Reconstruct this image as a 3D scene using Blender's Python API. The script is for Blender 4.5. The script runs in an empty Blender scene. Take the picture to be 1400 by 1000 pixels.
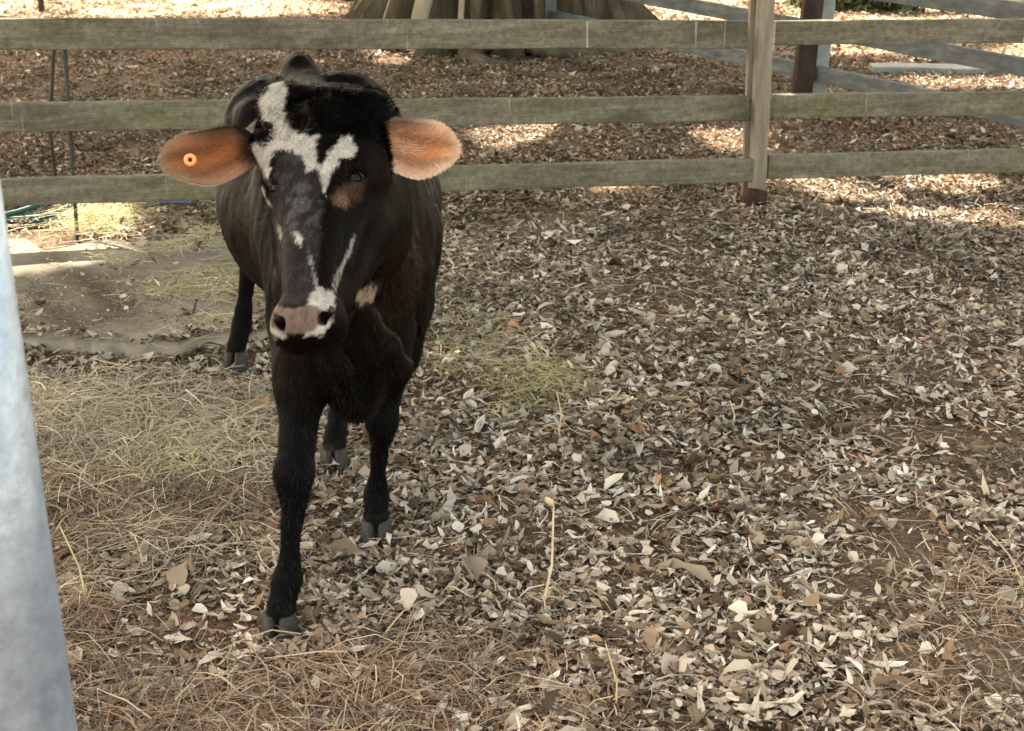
import bpy, math, random
import numpy as np
from mathutils import Vector, Matrix

random.seed(7)
rng = np.random.default_rng(7)
S = bpy.context.scene
COL = S.collection

# ------------------------------------------------------------------ camera
CAM_H = 1.6; PITCH = math.radians(21.0); FPX = 1813.0
cam = bpy.data.cameras.new('camera'); co = bpy.data.objects.new('camera', cam); COL.objects.link(co)
co.location = (0, 0, CAM_H); co.rotation_euler = (math.radians(90) - PITCH, 0, 0)
cam.sensor_width = 36; cam.lens = FPX / 1400 * 36; cam.clip_start = .05; cam.clip_end = 500
cam.dof.use_dof = True; cam.dof.focus_distance = 2.9; cam.dof.aperture_fstop = 13
S.camera = co
S.render.resolution_x = 1024; S.render.resolution_y = 731

# ------------------------------------------------------------------ light
SUN = Vector((-.34, .36, .87)).normalized()          # direction towards the sun
w = bpy.data.worlds.new('World'); S.world = w; w.use_nodes = True
nt = w.node_tree; nt.nodes.clear()
sky = nt.nodes.new('ShaderNodeTexSky'); sky.sky_type = 'NISHITA'; sky.sun_disc = False
sky.sun_elevation = math.asin(SUN.z); sky.sun_rotation = math.atan2(SUN.x, SUN.y)
bg = nt.nodes.new('ShaderNodeBackground'); bg.inputs[1].default_value = .15
wo = nt.nodes.new('ShaderNodeOutputWorld')
sky.dust_density = 3.0; sky.ozone_density = .6
tint = nt.nodes.new('ShaderNodeMix'); tint.data_type = 'RGBA'; tint.blend_type = 'MULTIPLY'; tint.inputs[0].default_value = 1
tint.inputs[7].default_value = (1.0, .79, .515, 1)      # warm white balance
nt.links.new(sky.outputs[0], tint.inputs[6]); nt.links.new(tint.outputs[2], bg.inputs[0]); nt.links.new(bg.outputs[0], wo.inputs[0])
sl = bpy.data.lights.new('sun', 'SUN'); sl.energy = 2.3; sl.angle = math.radians(.6); sl.color = (1, .92, .78)
so = bpy.data.objects.new('sun', sl); COL.objects.link(so)
so.rotation_euler = SUN.to_track_quat('Z', 'Y').to_euler()
S.view_settings.view_transform = 'Standard'; S.view_settings.look = 'None'
S.view_settings.exposure = 3.3; S.view_settings.gamma = 1

# ------------------------------------------------------------------ helpers
CP, SP = math.cos(PITCH), math.sin(PITCH)
def P(px, py, d):                                     # photograph pixel at a camera depth -> place in the world
    u = (px - 700) / FPX; v = (py - 500) / FPX
    return Vector((u * d, d * (CP - v * SP), CAM_H - d * (SP + v * CP)))
def G(px, py, z=0):                                   # where that pixel's ray meets the ground
    v = (py - 500) / FPX
    return P(px, py, (CAM_H - z) / (SP + v * CP))
def PY(px, py, Y):                                    # on that pixel's ray at distance Y
    v = (py - 500) / FPX
    return P(px, py, Y / (CP - v * SP))
def proj(a):                                          # world (n,3) -> photograph pixel
    a = np.asarray(a); y = a[:, 1]; h = CAM_H - a[:, 2]
    d = np.maximum(y * CP + h * SP, .01)
    return 700 + a[:, 0] / d * FPX, 500 + (h * CP - y * SP) / d * FPX

def gh(x, y):                                         # height of the ground
    x = np.asarray(x, float); y = np.asarray(y, float)
    return (.012 * np.sin(x * 2.1 + 1.3 * np.sin(y * .9)) + .010 * np.sin(y * 3.1 + x * 1.7) +
            .006 * np.sin(x * 6.3 - y * 4.1) + .004 * np.sin(x * 11 + y * 13))

def inpoly(px, py, poly):
    px = np.asarray(px); py = np.asarray(py); ins = np.zeros(px.shape, bool); d2 = np.full(px.shape, 1e9)
    n = len(poly)
    for i in range(n):
        x1, y1 = poly[i]; x2, y2 = poly[(i + 1) % n]
        if y1 != y2:
            c = ((y1 > py) != (y2 > py)) & (px < (x2 - x1) * (py - y1) / (y2 - y1) + x1)
            ins ^= c
        ex, ey = x2 - x1, y2 - y1; L = ex * ex + ey * ey + 1e-9
        t = np.clip(((px - x1) * ex + (py - y1) * ey) / L, 0, 1)
        d2 = np.minimum(d2, (px - x1 - t * ex) ** 2 + (py - y1 - t * ey) ** 2)
    d = np.sqrt(d2)
    return np.where(ins, d, -d)                       # signed distance, + inside
def sstep(x, a, b):
    t = np.clip((x - a) / (b - a), 0, 1); return t * t * (3 - 2 * t)
def vnoise(p, s, seed=0):                             # cheap smooth noise on (n,3)
    q = np.asarray(p) * s + seed * 17.31
    i = np.floor(q).astype(np.int64); f = q - i; f = f * f * (3 - 2 * f)
    out = 0
    for dx in (0, 1):
        for dy in (0, 1):
            for dz in (0, 1):
                hsh = ((i[:, 0] + dx) * 73856093) ^ ((i[:, 1] + dy) * 19349663) ^ ((i[:, 2] + dz) * 83492791)
                hsh = (hsh ^ (hsh >> 13)) * 1274126177
                r = ((hsh ^ (hsh >> 16)) & 0xffff) / 65535.
                out = out + r * (f[:, 0] if dx else 1 - f[:, 0]) * (f[:, 1] if dy else 1 - f[:, 1]) * (f[:, 2] if dz else 1 - f[:, 2])
    return out

def mesh_np(name, V, F, mat, parent=None, col=None, smooth=False):
    """V (n,3), F (m,k) all faces with k corners"""
    me = bpy.data.meshes.new(name)
    V = np.asarray(V, np.float32); F = np.asarray(F, np.int32); k = F.shape[1]
    me.vertices.add(len(V)); me.vertices.foreach_set('co', V.ravel())
    me.loops.add(F.size); me.loops.foreach_set('vertex_index', F.ravel())
    me.polygons.add(len(F)); me.polygons.foreach_set('loop_start', np.arange(0, F.size, k, dtype=np.int32))
    me.polygons.foreach_set('loop_total', np.full(len(F), k, np.int32))
    me.polygons.foreach_set('use_smooth', np.full(len(F), smooth, bool))
    me.update(calc_edges=True)
    if col is not None:
        c = np.ones((len(V), 4), np.float32); c[:, :3] = col
        me.color_attributes.new('Col', 'FLOAT_COLOR', 'POINT').data.foreach_set('color', c.ravel())
    me.materials.append(mat)
    o = bpy.data.objects.new(name, me); COL.objects.link(o)
    if parent: o.parent = parent
    return o
class MB:
    def __init__(s): s.v = []; s.f = []
    def add(s, v, f):
        b = len(s.v); s.v += [tuple(q) for q in v]; s.f += [tuple(i + b for i in q) for q in f]
    def build(s, name, mat, parent=None, smooth=False, bevel=0):
        me = bpy.data.meshes.new(name); me.from_pydata(s.v, [], s.f); me.materials.append(mat)
        for p in me.polygons: p.use_smooth = smooth
        o = bpy.data.objects.new(name, me); COL.objects.link(o)
        if parent: o.parent = parent
        if bevel:
            m = o.modifiers.new('bevel', 'BEVEL'); m.width = bevel; m.segments = 2
        return o
    def bar(s, a, b, hw, hh, n=10, wob=0, up=Vector((0, 0, 1))):   # a box section running from a to b, slightly uneven
        a = Vector(a); b = Vector(b); t = (b - a).normalized(); side = t.cross(up)
        side = side.normalized() if side.length > 1e-3 else Vector((1, 0, 0)); u2 = side.cross(t).normalized()
        v = []; f = []
        for i in range(n + 1):
            c = a.lerp(b, i / n)
            for sx, sy in ((-1, -1), (1, -1), (1, 1), (-1, 1)):
                j = wob
                v.append(c + side * (sx * hw + random.uniform(-j, j)) + u2 * (sy * hh + random.uniform(-j, j)))
            if i:
                o = (i - 1) * 4
                for q in range(4): f.append((o + q, o + (q + 1) % 4, o + 4 + (q + 1) % 4, o + 4 + q))
        f.append((3, 2, 1, 0)); o = n * 4; f.append((o, o + 1, o + 2, o + 3))
        s.add(v, f)
    def tube(s, pts, rad, n=8):
        pts = [Vector(p) for p in pts]; rad = rad if hasattr(rad, '__len__') else [rad] * len(pts)
        v = []; f = []
        t0 = (pts[1] - pts[0]).normalized(); ref = Vector((0, 0, 1)) if abs(t0.z) < .9 else Vector((1, 0, 0))
        for i, p in enumerate(pts):
            t = (pts[min(i + 1, len(pts) - 1)] - pts[max(i - 1, 0)]).normalized()
            a = t.cross(ref).normalized(); b = a.cross(t); ref = b
            for k in range(n):
                an = 2 * math.pi * k / n; v.append(p + (a * math.cos(an) + b * math.sin(an)) * rad[i])
            if i:
                o = (i - 1) * n
                for k in range(n): f.append((o + k, o + (k + 1) % n, o + n + (k + 1) % n, o + n + k))
        f.append(tuple(range(n - 1, -1, -1))); o = (len(pts) - 1) * n; f.append(tuple(range(o, o + n)))
        s.add(v, f)
def empty(name, loc, label, cat, group=None):
    o = bpy.data.objects.new(name, None); COL.objects.link(o); o.location = loc; o.empty_display_size = .1
    return tag(o, label, cat, group)
def tag(o, label=None, cat=None, group=None, kind=None):
    if label: o['label'] = label
    if cat: o['category'] = cat
    if group: o['group'] = group
    if kind: o['kind'] = kind
    return o
def fix(ch):                                          # keep a child, built in world coordinates, where it is
    p = ch.parent
    loc = Vector((0, 0, 0))
    while p: loc += p.location; p = p.parent
    ch.location = -loc
    return ch

# ---- materials
def mat(name, rough=.8, spec=.3):
    m = bpy.data.materials.new(name); m.use_nodes = True; n = m.node_tree
    b = n.nodes['Principled BSDF']; b.inputs['Roughness'].default_value = rough
    b.inputs['Specular IOR Level'].default_value = spec
    return m, n, b
def N(n, t, **kw):
    x = n.nodes.new(t)
    for k, v in kw.items(): setattr(x, k, v)
    return x
def noise(n, scale, detail=4, rough=.6, vec=None, stretch=None, coord='Object'):
    tc = N(n, 'ShaderNodeTexCoord'); src = tc.outputs[coord]
    if stretch:
        mp = N(n, 'ShaderNodeMapping'); mp.inputs['Scale'].default_value = stretch; n.links.new(src, mp.inputs[0]); src = mp.outputs[0]
    t = N(n, 'ShaderNodeTexNoise'); t.inputs['Scale'].default_value = scale; t.inputs['Detail'].default_value = detail
    t.inputs['Roughness'].default_value = rough; n.links.new(src, t.inputs['Vector'])
    return t.outputs['Fac']
def ramp(n, fac, stops):
    r = N(n, 'ShaderNodeValToRGB'); e = r.color_ramp.elements
    while len(e) < len(stops): e.new(.5)
    for i, (p, c) in enumerate(stops): e[i].position = p; e[i].color = (*c, 1)
    n.links.new(fac, r.inputs[0]); return r.outputs[0]
def mixc(n, fac, a, b, mode='MIX'):
    x = N(n, 'ShaderNodeMix', data_type='RGBA', blend_type=mode)
    for i, v in ((0, fac), (6, a), (7, b)):
        if isinstance(v, (int, float)): x.inputs[i].default_value = v
        elif isinstance(v, tuple): x.inputs[i].default_value = (*v, 1)
        else: n.links.new(v, x.inputs[i])
    return x.outputs[2]
def bump(n, b, h, strength=.4, dist=.01):
    x = N(n, 'ShaderNodeBump'); x.inputs['Strength'].default_value = strength; x.inputs['Distance'].default_value = dist
    n.links.new(h, x.inputs['Height']); n.links.new(x.outputs[0], b.inputs['Normal'])
def attr(n):
    a = N(n, 'ShaderNodeAttribute'); a.attribute_name = 'Col'; return a.outputs['Color']

def m_noise(name, stops, scale=8, rough=.85, stretch=None, bstr=.5, bdist=.01, bscale=None, spec=.3):
    m, n, b = mat(name, rough, spec); f = noise(n, scale, 6, .65, stretch=stretch)
    n.links.new(ramp(n, f, stops), b.inputs['Base Color'])
    bump(n, b, noise(n, bscale or scale * 4, 5, .65, stretch=stretch), bstr, bdist); return m
def m_attr(name, rough=.85, spec=.25, trans=0):
    m, n, b = mat(name, rough, spec); a = attr(n)
    n.links.new(a, b.inputs['Base Color'])
    if trans:
        t = N(n, 'ShaderNodeBsdfTranslucent'); n.links.new(a, t.inputs[0])
        mx = N(n, 'ShaderNodeMixShader'); mx.inputs[0].default_value = trans
        n.links.new(b.outputs[0], mx.inputs[1]); n.links.new(t.outputs[0], mx.inputs[2])
        n.links.new(mx.outputs[0], n.nodes['Material Output'].inputs[0])
    return m
M = {}
# soil
m, n, b = mat('soil', .95, .1)
c1 = ramp(n, noise(n, 1.3, 6, .6), [(.35, (.125, .083, .052)), (.5, (.20, .138, .090)), (.68, (.28, .205, .14))])
c2 = ramp(n, noise(n, 60, 5, .7), [(.35, (.45, .42, .4)), (.65, (1.3, 1.25, 1.2))])
n.links.new(mixc(n, 1.0, mixc(n, 1.0, c1, c2, 'MULTIPLY'), attr(n), 'MULTIPLY'), b.inputs['Base Color'])
bump(n, b, noise(n, 45, 8, .75), .9, .03); M['soil'] = m
M['leaf'] = m_attr('dry_leaf', .75, .25, .12)
M['straw'] = m_attr('straw', .7, .3, .15)
# weathered fence timber
m, n, b = mat('timber', .85, .2)
c1 = ramp(n, noise(n, 3, 6, .65, stretch=(1, 1, 5)), [(.3, (.088, .075, .056)), (.5, (.155, .135, .104)), (.72, (.24, .214, .17))])
mossf = ramp(n, noise(n, 1.1, 4, .7, stretch=(1, 1, 2)), [(.50, (0, 0, 0)), (.68, (1, 1, 1))])
c2 = mixc(n, mossf, c1, mixc(n, .38, c1, (.155, .155, .06)))
grain = ramp(n, noise(n, 14, 8, .75, stretch=(.5, 1, 16)), [(.3, (.62, .6, .58)), (.7, (1.22, 1.22, 1.2))])
c3 = mixc(n, 1.0, mixc(n, 1.0, c2, grain, 'MULTIPLY'), ramp(n, noise(n, 38, 6, .75), [(.32, (.62, .6, .56)), (.66, (1.25, 1.24, 1.2))]), 'MULTIPLY')
drip = ramp(n, noise(n, 24, 3, .6, stretch=(1, 1, .03)), [(.665, (0, 0, 0)), (.70, (1, 1, 1))])
c4 = mixc(n, drip, c3, mixc(n, .4, c3, (.55, .54, .48)))
n.links.new(c4, b.inputs['Base Color']); bump(n, b, noise(n, 14, 8, .75, stretch=(.5, 1, 16)), .6, .006); M['timber'] = m
M['post'] = m_noise('post_timber', [(.3, (.125, .10, .072)), (.5, (.19, .155, .115)), (.7, (.27, .225, .17))], 9, .85, (2.5, 2.5, .35), .6, .006)
M['greytimber'] = m_noise('grey_timber', [(.3, (.075, .078, .078)), (.5, (.115, .12, .12)), (.7, (.19, .19, .185))], 7, .85, (1, 1, 3), .5, .005)
M['darktimber'] = m_noise('dark_timber', [(.35, (.018, .010, .007)), (.65, (.05, .026, .017))], 9, .7, (2, 2, .4), .5, .005)
M['greensteel'] = m_noise('grey_green_metal', [(.3, (.2, .22, .2)), (.7, (.34, .36, .33))], 9, .6, None, .2, .003)
m, n, b = mat('concrete', .9, .15)
c1 = ramp(n, noise(n, 4.5, 6, .7), [(.3, (.14, .115, .082)), (.5, (.23, .195, .145)), (.7, (.34, .295, .225))])
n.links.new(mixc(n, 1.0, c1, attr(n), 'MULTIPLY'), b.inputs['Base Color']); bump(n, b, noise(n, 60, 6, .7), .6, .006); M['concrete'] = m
M['kerb'] = m_noise('concrete_strip', [(.3, (.17, .17, .16)), (.6, (.27, .265, .25))], 5, .9, None, .4, .004, 60)
# galvanised pipe
m, n, b = mat('galvanised', .42, .5); b.inputs['Metallic'].default_value = .55
c1 = ramp(n, noise(n, 16, 5, .7, stretch=(1, 1, .45)), [(.3, (.20, .245, .315)), (.48, (.265, .32, .40)), (.56, (.29, .345, .425)), (.75, (.40, .46, .55))])
n.links.new(mixc(n, 1.0, c1, ramp(n, noise(n, 55, 6, .8), [(.35, (.8, .8, .82)), (.5, (1, 1, 1)), (.68, (1.22, 1.2, 1.18))]), 'MULTIPLY'), b.inputs['Base Color']); bump(n, b, noise(n, 40, 6, .7), .3, .004); M['galv'] = m
M['rod'] = m_noise('dark_steel', [(.3, (.012, .012, .012)), (.7, (.04, .036, .03))], 30, .55, None, .3, .002)
m, n, b = mat('hose_rubber', .4, .4); b.inputs['Base Color'].default_value = (.012, .085, .075, 1); M['hose'] = m
m, n, b = mat('blue_hose', .4, .4); b.inputs['Base Color'].default_value = (.10, .13, .18, 1); M['hose2'] = m
M['bark'] = m_noise('fig_bark', [(.3, (.035, .026, .016)), (.5, (.085, .066, .042)), (.72, (.17, .14, .095))], 3.5, .9, (1.5, 1.5, .6), .8, .03, 14)
M['palebark'] = m_noise('pale_root', [(.3, (.3, .24, .17)), (.7, (.5, .42, .32))], 6, .85, None, .4, .01)
M['figleaf'] = m_attr('fig_foliage', .5, .4, .1)
M['shrub'] = m_attr('shrub_foliage', .6, .3, .2)
M['render'] = m_noise('cream_render', [(.3, (.5, .43, .31)), (.7, (.62, .54, .41))], 5, .9, None, .2, .003)
M['rust'] = m_noise('rust', [(.3, (.02, .008, .004)), (.7, (.06, .022, .012))], 40, .9, None, .8, .01)
# cow
m, n, b = mat('cow_coat', .42, .024)
a = attr(n); g = ramp(n, noise(n, 60, 5, .7, stretch=(1, 1, .35)), [(.3, (.6, .6, .6)), (.7, (1.35, 1.33, 1.3))])
n.links.new(mixc(n, 1.0, a, g, 'MULTIPLY'), b.inputs['Base Color'])
b.inputs['Sheen Weight'].default_value = .0; b.inputs['Sheen Roughness'].default_value = .4
b.inputs['Sheen Tint'].default_value = (.8, .75, .7, 1)
bump(n, b, noise(n, 110, 6, .75, stretch=(1, 1, .22)), .8, .006); M['coat'] = m
M['hair'] = m_attr('cow_hair', .4, .045)
M['earskin'] = m_attr('ear_skin', .7, .3, .3)
m, n, b = mat('cow_eye', .12, .12); b.inputs['Base Color'].default_value = (.004, .003, .003, 1); M['eye'] = m
m, n, b = mat('eyelid_skin', .5, .4); b.inputs['Base Color'].default_value = (.02, .012, .009, 1); M['lid'] = m
M['hoof'] = m_noise('hoof_horn', [(.3, (.009, .007, .006)), (.7, (.032, .024, .018))], 30, .6, (1, 1, 3), .5, .002)
m, n, b = mat('ear_tag_plastic', .4, .4); b.inputs['Base Color'].default_value = (.85, .27, .09, 1); M['tag'] = m
m, n, b = mat('ear_tag_hole', .6, .3); b.inputs['Base Color'].default_value = (.02, .002, .002, 1); M['taghole'] = m

# ------------------------------------------------------------------ ground
xs = np.concatenate([np.linspace(-120, -9, 24)[:-1], np.arange(-9, 9, .09), np.linspace(9, 120, 24)])
ys = np.concatenate([np.linspace(-120, 0, 20)[:-1], np.arange(0, 18, .09), np.linspace(18, 200, 30)])
X, Y = np.meshgrid(xs, ys, indexing='ij')
Z = gh(X, Y) * sstep(np.hypot(X, Y - 8), 20, 13)
V = np.stack([X, Y, Z], -1).reshape(-1, 3); ny = len(ys)
I = np.arange(len(xs) - 1)[:, None] * ny + np.arange(ny - 1)[None]
I = I.ravel(); ground = mesh_np('ground', V, np.stack([I, I + ny, I + ny + 1, I + 1], 1), M['soil'], smooth=True)
tag(ground, kind='structure')

# zones of the ground, drawn where they lie in the photograph and carried to the ground
def zone(pts): return [tuple(G(*p).xy) for p in pts]
Z_PAD = zone([(-150, 470), (70, 484), (200, 492), (385, 470), (400, 440), (340, 350), (300, 330), (150, 318), (-150, 322)])
Z_HAY = zone([(40, 535), (200, 530), (360, 535), (380, 580), (330, 640), (200, 665), (50, 640), (-80, 560)])
Z_MAT = zone([(110, 330), (190, 275), (300, 265), (420, 300), (430, 430), (330, 465), (240, 470), (170, 400)])
Z_H2 = zone([(585, 470), (620, 430), (690, 445), (700, 480), (640, 515), (600, 505)])
Z_H3 = zone([(680, 520), (720, 500), (790, 505), (795, 540), (740, 560), (690, 555)])
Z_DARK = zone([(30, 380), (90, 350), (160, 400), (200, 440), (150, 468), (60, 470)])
Z_SOIL = [zone(z) for z in ([(1080, 700), (1180, 680), (1290, 740), (1270, 830), (1150, 860), (1060, 800)],
                           [(1180, 880), (1330, 840), (1500, 850), (1500, 1000), (1250, 980)],
                           [(1150, 600), (1400, 560), (1400, 600), (1250, 640)])]
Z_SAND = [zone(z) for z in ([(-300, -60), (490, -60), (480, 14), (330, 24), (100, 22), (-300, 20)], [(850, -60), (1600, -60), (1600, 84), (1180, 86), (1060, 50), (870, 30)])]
Z_TANGLE = zone([(-100, 640), (200, 640), (370, 600), (390, 760), (350, 900), (620, 900), (700, 1100), (-100, 1100)])

# the trodden sandy yard beyond the trees is paler than the soil under the litter
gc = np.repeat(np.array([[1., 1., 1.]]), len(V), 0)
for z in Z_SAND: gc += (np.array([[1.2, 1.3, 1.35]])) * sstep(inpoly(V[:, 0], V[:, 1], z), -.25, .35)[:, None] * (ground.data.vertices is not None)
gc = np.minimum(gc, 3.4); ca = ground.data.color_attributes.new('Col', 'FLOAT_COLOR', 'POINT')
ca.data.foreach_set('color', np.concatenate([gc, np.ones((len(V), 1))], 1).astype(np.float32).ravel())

# concrete pad with a rounded, worn front edge, ground swallowing its back
mb = MB()
front = [G(-190, 478), G(-60, 478), G(80, 480), G(150, 486), G(230, 484), G(330, 476), G(385, 468)]
fr = []
for i in range(len(front) - 1):
    for k in range(12): fr.append(front[i].lerp(front[i + 1], k / 12))
fr.append(front[-1])
prof = [(0.03, -.03), (0.0, .012), (-.012, .03), (-.035, .043), (-.07, .05)]
v = []; f = []
nc = 5 + 30
for i, p in enumerate(fr):
    wob = .012 * math.sin(i * .85) + random.uniform(-.006, .006)
    for (dy, z) in prof: v.append((p.x, p.y - dy + wob, z + random.uniform(-.003, .003)))
    back = 5.75 + .12 * math.sin(i * .45) - .5 * sstep(p.x, -1.0, -.6)
    back = max(back, p.y + .25)
    for k in range(1, 31):
        t = k / 30; yy = (p.y + .07) * (1 - t) + back * t
        v.append((p.x, yy, .05 - .075 * max(0, t - .8) / .2 + .004 * math.sin(yy * 7 + p.x * 5)))
    if i:
        for k in range(nc - 1): o = (i - 1) * nc + k; f.append((o, o + nc, o + nc + 1, o + 1))
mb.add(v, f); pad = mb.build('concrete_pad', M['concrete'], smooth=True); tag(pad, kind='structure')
pv = np.array(mb.v); dm = sstep(inpoly(pv[:, 0], pv[:, 1], Z_DARK), -.12, .10) * (.75 + .25 * np.sin(pv[:, 0] * 23 + pv[:, 1] * 17))   # darker, blotchy patch on the pad
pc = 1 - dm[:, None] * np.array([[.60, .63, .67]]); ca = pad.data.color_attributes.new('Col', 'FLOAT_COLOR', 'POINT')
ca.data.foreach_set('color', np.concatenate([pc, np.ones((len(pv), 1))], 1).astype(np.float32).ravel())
def padh(x, y):
    return np.where(inpoly(x, y, Z_PAD) > .02, .052, 0.0)

# concrete strip lying across the yard behind the second fence
mb = MB(); a = G(1190, 99); b_ = G(1560, 103)
mb.bar((a.x, a.y, .03), (b_.x, b_.y, .015), .12, .03, 14, .004)
tag(mb.build('concrete_strip', M['kerb'], bevel=.01), kind='structure')

# ---- leaf litter
def leafmesh(n_):
    pass
def make_leaves(pos, L, W, yaw, tilt, roll, curl, fold, kind, col, fine=False):
    """each leaf: 3 spine stations x (left, mid, right) plus the two tips = 8 verts, 6 quads/tris as quads"""
    n_ = len(pos)
    # template coordinates: (t along, s across)
    if fine is None:
        T = np.array([[-.5, 0], [0, -.5], [.5, 0], [0, .5], [.02, 0]]); F = np.array([[0, 1, 2, 4], [0, 4, 2, 3]])
    elif fine:
        T = np.array([[-.5, 0], [-.36, -.27], [-.36, 0], [-.36, .27], [-.12, -.5], [-.12, 0], [-.12, .5], [.14, -.47], [.14, 0], [.14, .47], [.37, -.24], [.37, 0], [.37, .24], [.5, 0]])
        F = np.array([[0, 1, 2, 3]] + [q for k in (1, 4, 7) for q in ([k, k + 3, k + 4, k + 1], [k + 1, k + 4, k + 5, k + 2])] + [[10, 13, 12, 11]])
    else:
        T = np.array([[-.5, 0], [-.22, -.5], [-.25, 0], [-.2, .5], [.2, -.42], [.18, 0], [.22, .45], [.5, 0]])
        F = np.array([[0, 1, 2, 3], [1, 4, 5, 2], [2, 5, 6, 3], [4, 7, 6, 5]])
    nv_ = len(T)
    jt = rng.normal(0, .035, (n_, nv_)); js = 1 + rng.normal(0, .16, (n_, nv_))
    t = T[:, 0][None] + jt; s = T[:, 1][None] * js
    x = t * L[:, None]; y = s * W[:, None]
    z = fold[:, None] * np.abs(s) * W[:, None] + curl[:, None] * (t ** 2) * L[:, None] + rng.normal(0, .04, (n_, nv_)) * L[:, None]
    y = y + (kind[:, None] * t ** 2) * L[:, None] * .3
    # roll about x, tilt about y, yaw about z
    c, s_ = np.cos(roll)[:, None], np.sin(roll)[:, None]; y, z = y * c - z * s_, y * s_ + z * c
    c, s_ = np.cos(tilt)[:, None], np.sin(tilt)[:, None]; x, z = x * c - z * s_, x * s_ + z * c
    c, s_ = np.cos(yaw)[:, None], np.sin(yaw)[:, None]; x, y = x * c - y * s_, x * s_ + y * c
    z = z - np.minimum(z.min(1, keepdims=True), 0) * .75
    V = np.stack([x + pos[:, 0:1], y + pos[:, 1:2], z + pos[:, 2:3]], -1).reshape(-1, 3)
    Fa = (F[None] + (np.arange(n_) * nv_)[:, None, None]).reshape(-1, 4)
    C = np.repeat(col, nv_, 0)
    return V, Fa, C
PAL = np.array([(.52, .44, .345), (.39, .315, .235), (.29, .22, .15), (.21, .145, .09), (.13, .083, .050), (.06, .037, .022), (.29, .16, .085), (.60, .53, .44)])
def sample_ground(y0, y1, dens):
    hw = lambda y: .43 * y + .85
    area = (hw(y0) + hw(y1)) * (y1 - y0); n_ = int(area * dens)
    yy = rng.uniform(y0, y1, n_ * 2); keep = rng.uniform(0, 1, n_ * 2) < hw(yy) / hw(y1); yy = yy[keep]
    xx = rng.uniform(-1, 1, len(yy)) * hw(yy)
    return xx[:n_], yy[:n_]
def leaf_field(y0, y1, dens, size, gsc, fine=False):
    x, y = sample_ground(y0, y1, dens)
    p3 = np.stack([x, y, 0 * x], 1)
    d = np.ones(len(x))
    clump = vnoise(p3, 3.0, 3) * .6 + vnoise(p3, 9.0, 4) * .4
    d *= .3 + 1.2 * sstep(clump, .32, .62)
    d *= 1 - .25 * sstep(vnoise(p3, 1.1, 31), .58, .72)
    d *= 1 - .965 * sstep(inpoly(x, y, Z_PAD), -.02, .14)
    d *= 1 - .55 * sstep(inpoly(x, y, Z_HAY), -.1, .15)
    d *= 1 - .72 * sstep(inpoly(x, y, Z_TANGLE), -.12, .15) * (1 - .6 * sstep(vnoise(p3, 5, 15), .5, .7))
    for z in Z_SOIL: d *= 1 - .86 * sstep(inpoly(x, y, z), -.10, .10) * (.75 + .25 * sstep(clump, .65, .4))
    for z in Z_SAND: d *= 1 - .45 * sstep(inpoly(x, y, z), -.15, .3)
    k = rng.uniform(0, 1, len(x)) < d; x, y, p3 = x[k], y[k], p3[k]
    n_ = len(x)
    narrow = rng.uniform(0, 1, n_) < .52
    L = np.where(narrow, rng.lognormal(math.log(.050), .38, n_), rng.lognormal(math.log(.030), .4, n_)) * size
    W = np.where(narrow, L * rng.uniform(.13, .30, n_), L * rng.uniform(.5, .85, n_))
    pr = np.array([.20, .19, .15, .13, .13, .12, .03, .05])
    # leaves behind the fence are browner
    far = sstep(y, 5.5, 7.5)
    ci = rng.choice(8, n_, p=pr); ci = np.where((rng.uniform(0, 1, n_) < far * .55), rng.choice([2, 3, 4, 4, 3, 2, 6], n_), ci)
    col = PAL[ci] * rng.uniform(.8, 1.18, (n_, 1)) * rng.uniform(.98, 1.02, (n_, 3))
    drift = vnoise(p3, 1.4, 21) * .5 + vnoise(p3, 4.5, 22) * .5
    col = col * (.74 + .46 * sstep(drift, .28, .68))[:, None]
    zb = gh(x, y) + padh(x, y) + rng.uniform(0, 1, n_) ** 2 * .022 * gsc
    pos = np.stack([x, y, zb], 1)
    return make_leaves(pos, L, W, rng.uniform(0, 2 * math.pi, n_), rng.normal(0, .24, n_), rng.normal(0, .42, n_),
                       rng.normal(.3, .6, n_), rng.normal(.2, .5, n_), rng.normal(0, 1, n_), col, fine)
def join(parts):
    V = []; F = []; C = []; b = 0
    for v_, f_, c_ in parts: V.append(v_); F.append(f_ + b); C.append(c_); b += len(v_)
    return np.concatenate(V), np.concatenate(F), np.concatenate(C)
V, F, C = join([leaf_field(1.5, 2.8, 9800, .68, 1.1, True), leaf_field(2.8, 4.8, 7800, .71, 1.0), leaf_field(4.8, 7.5, 6800, .74, 1.0, None), leaf_field(7.5, 11, 4800, .74, 1, None), leaf_field(11, 17, 1200, 1.1, 1, None)])
def outer(n_):                                        # litter goes on, thinner, beyond the sides of the view
    x = rng.uniform(-8, 8, n_); y = rng.uniform(.8, 12, n_); k = np.abs(x) > .43 * y + .8; return x[k], y[k]
ox, oy = outer(90000); k = oy < 99; n_ = len(ox)
Lo = rng.lognormal(math.log(.034), .35, n_); Wo = Lo * rng.uniform(.2, .7, n_)
o_ = make_leaves(np.stack([ox, oy, gh(ox, oy) + rng.uniform(0, .015, n_)], 1), Lo, Wo, rng.uniform(0, 6.28, n_), rng.normal(0, .3, n_), rng.normal(0, .5, n_), rng.normal(.3, .6, n_), rng.normal(.2, .4, n_), rng.normal(0, 1, n_), PAL[rng.choice(8, n_, p=[.2, .19, .15, .13, .13, .12, .03, .05])], None)
V, F, C = join([(V, F, C), o_]); print('litter quads', len(F))
litter = mesh_np('leaf_litter', V, F, M['leaf'], col=C, smooth=True)
tag(litter, kind='stuff')

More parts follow.
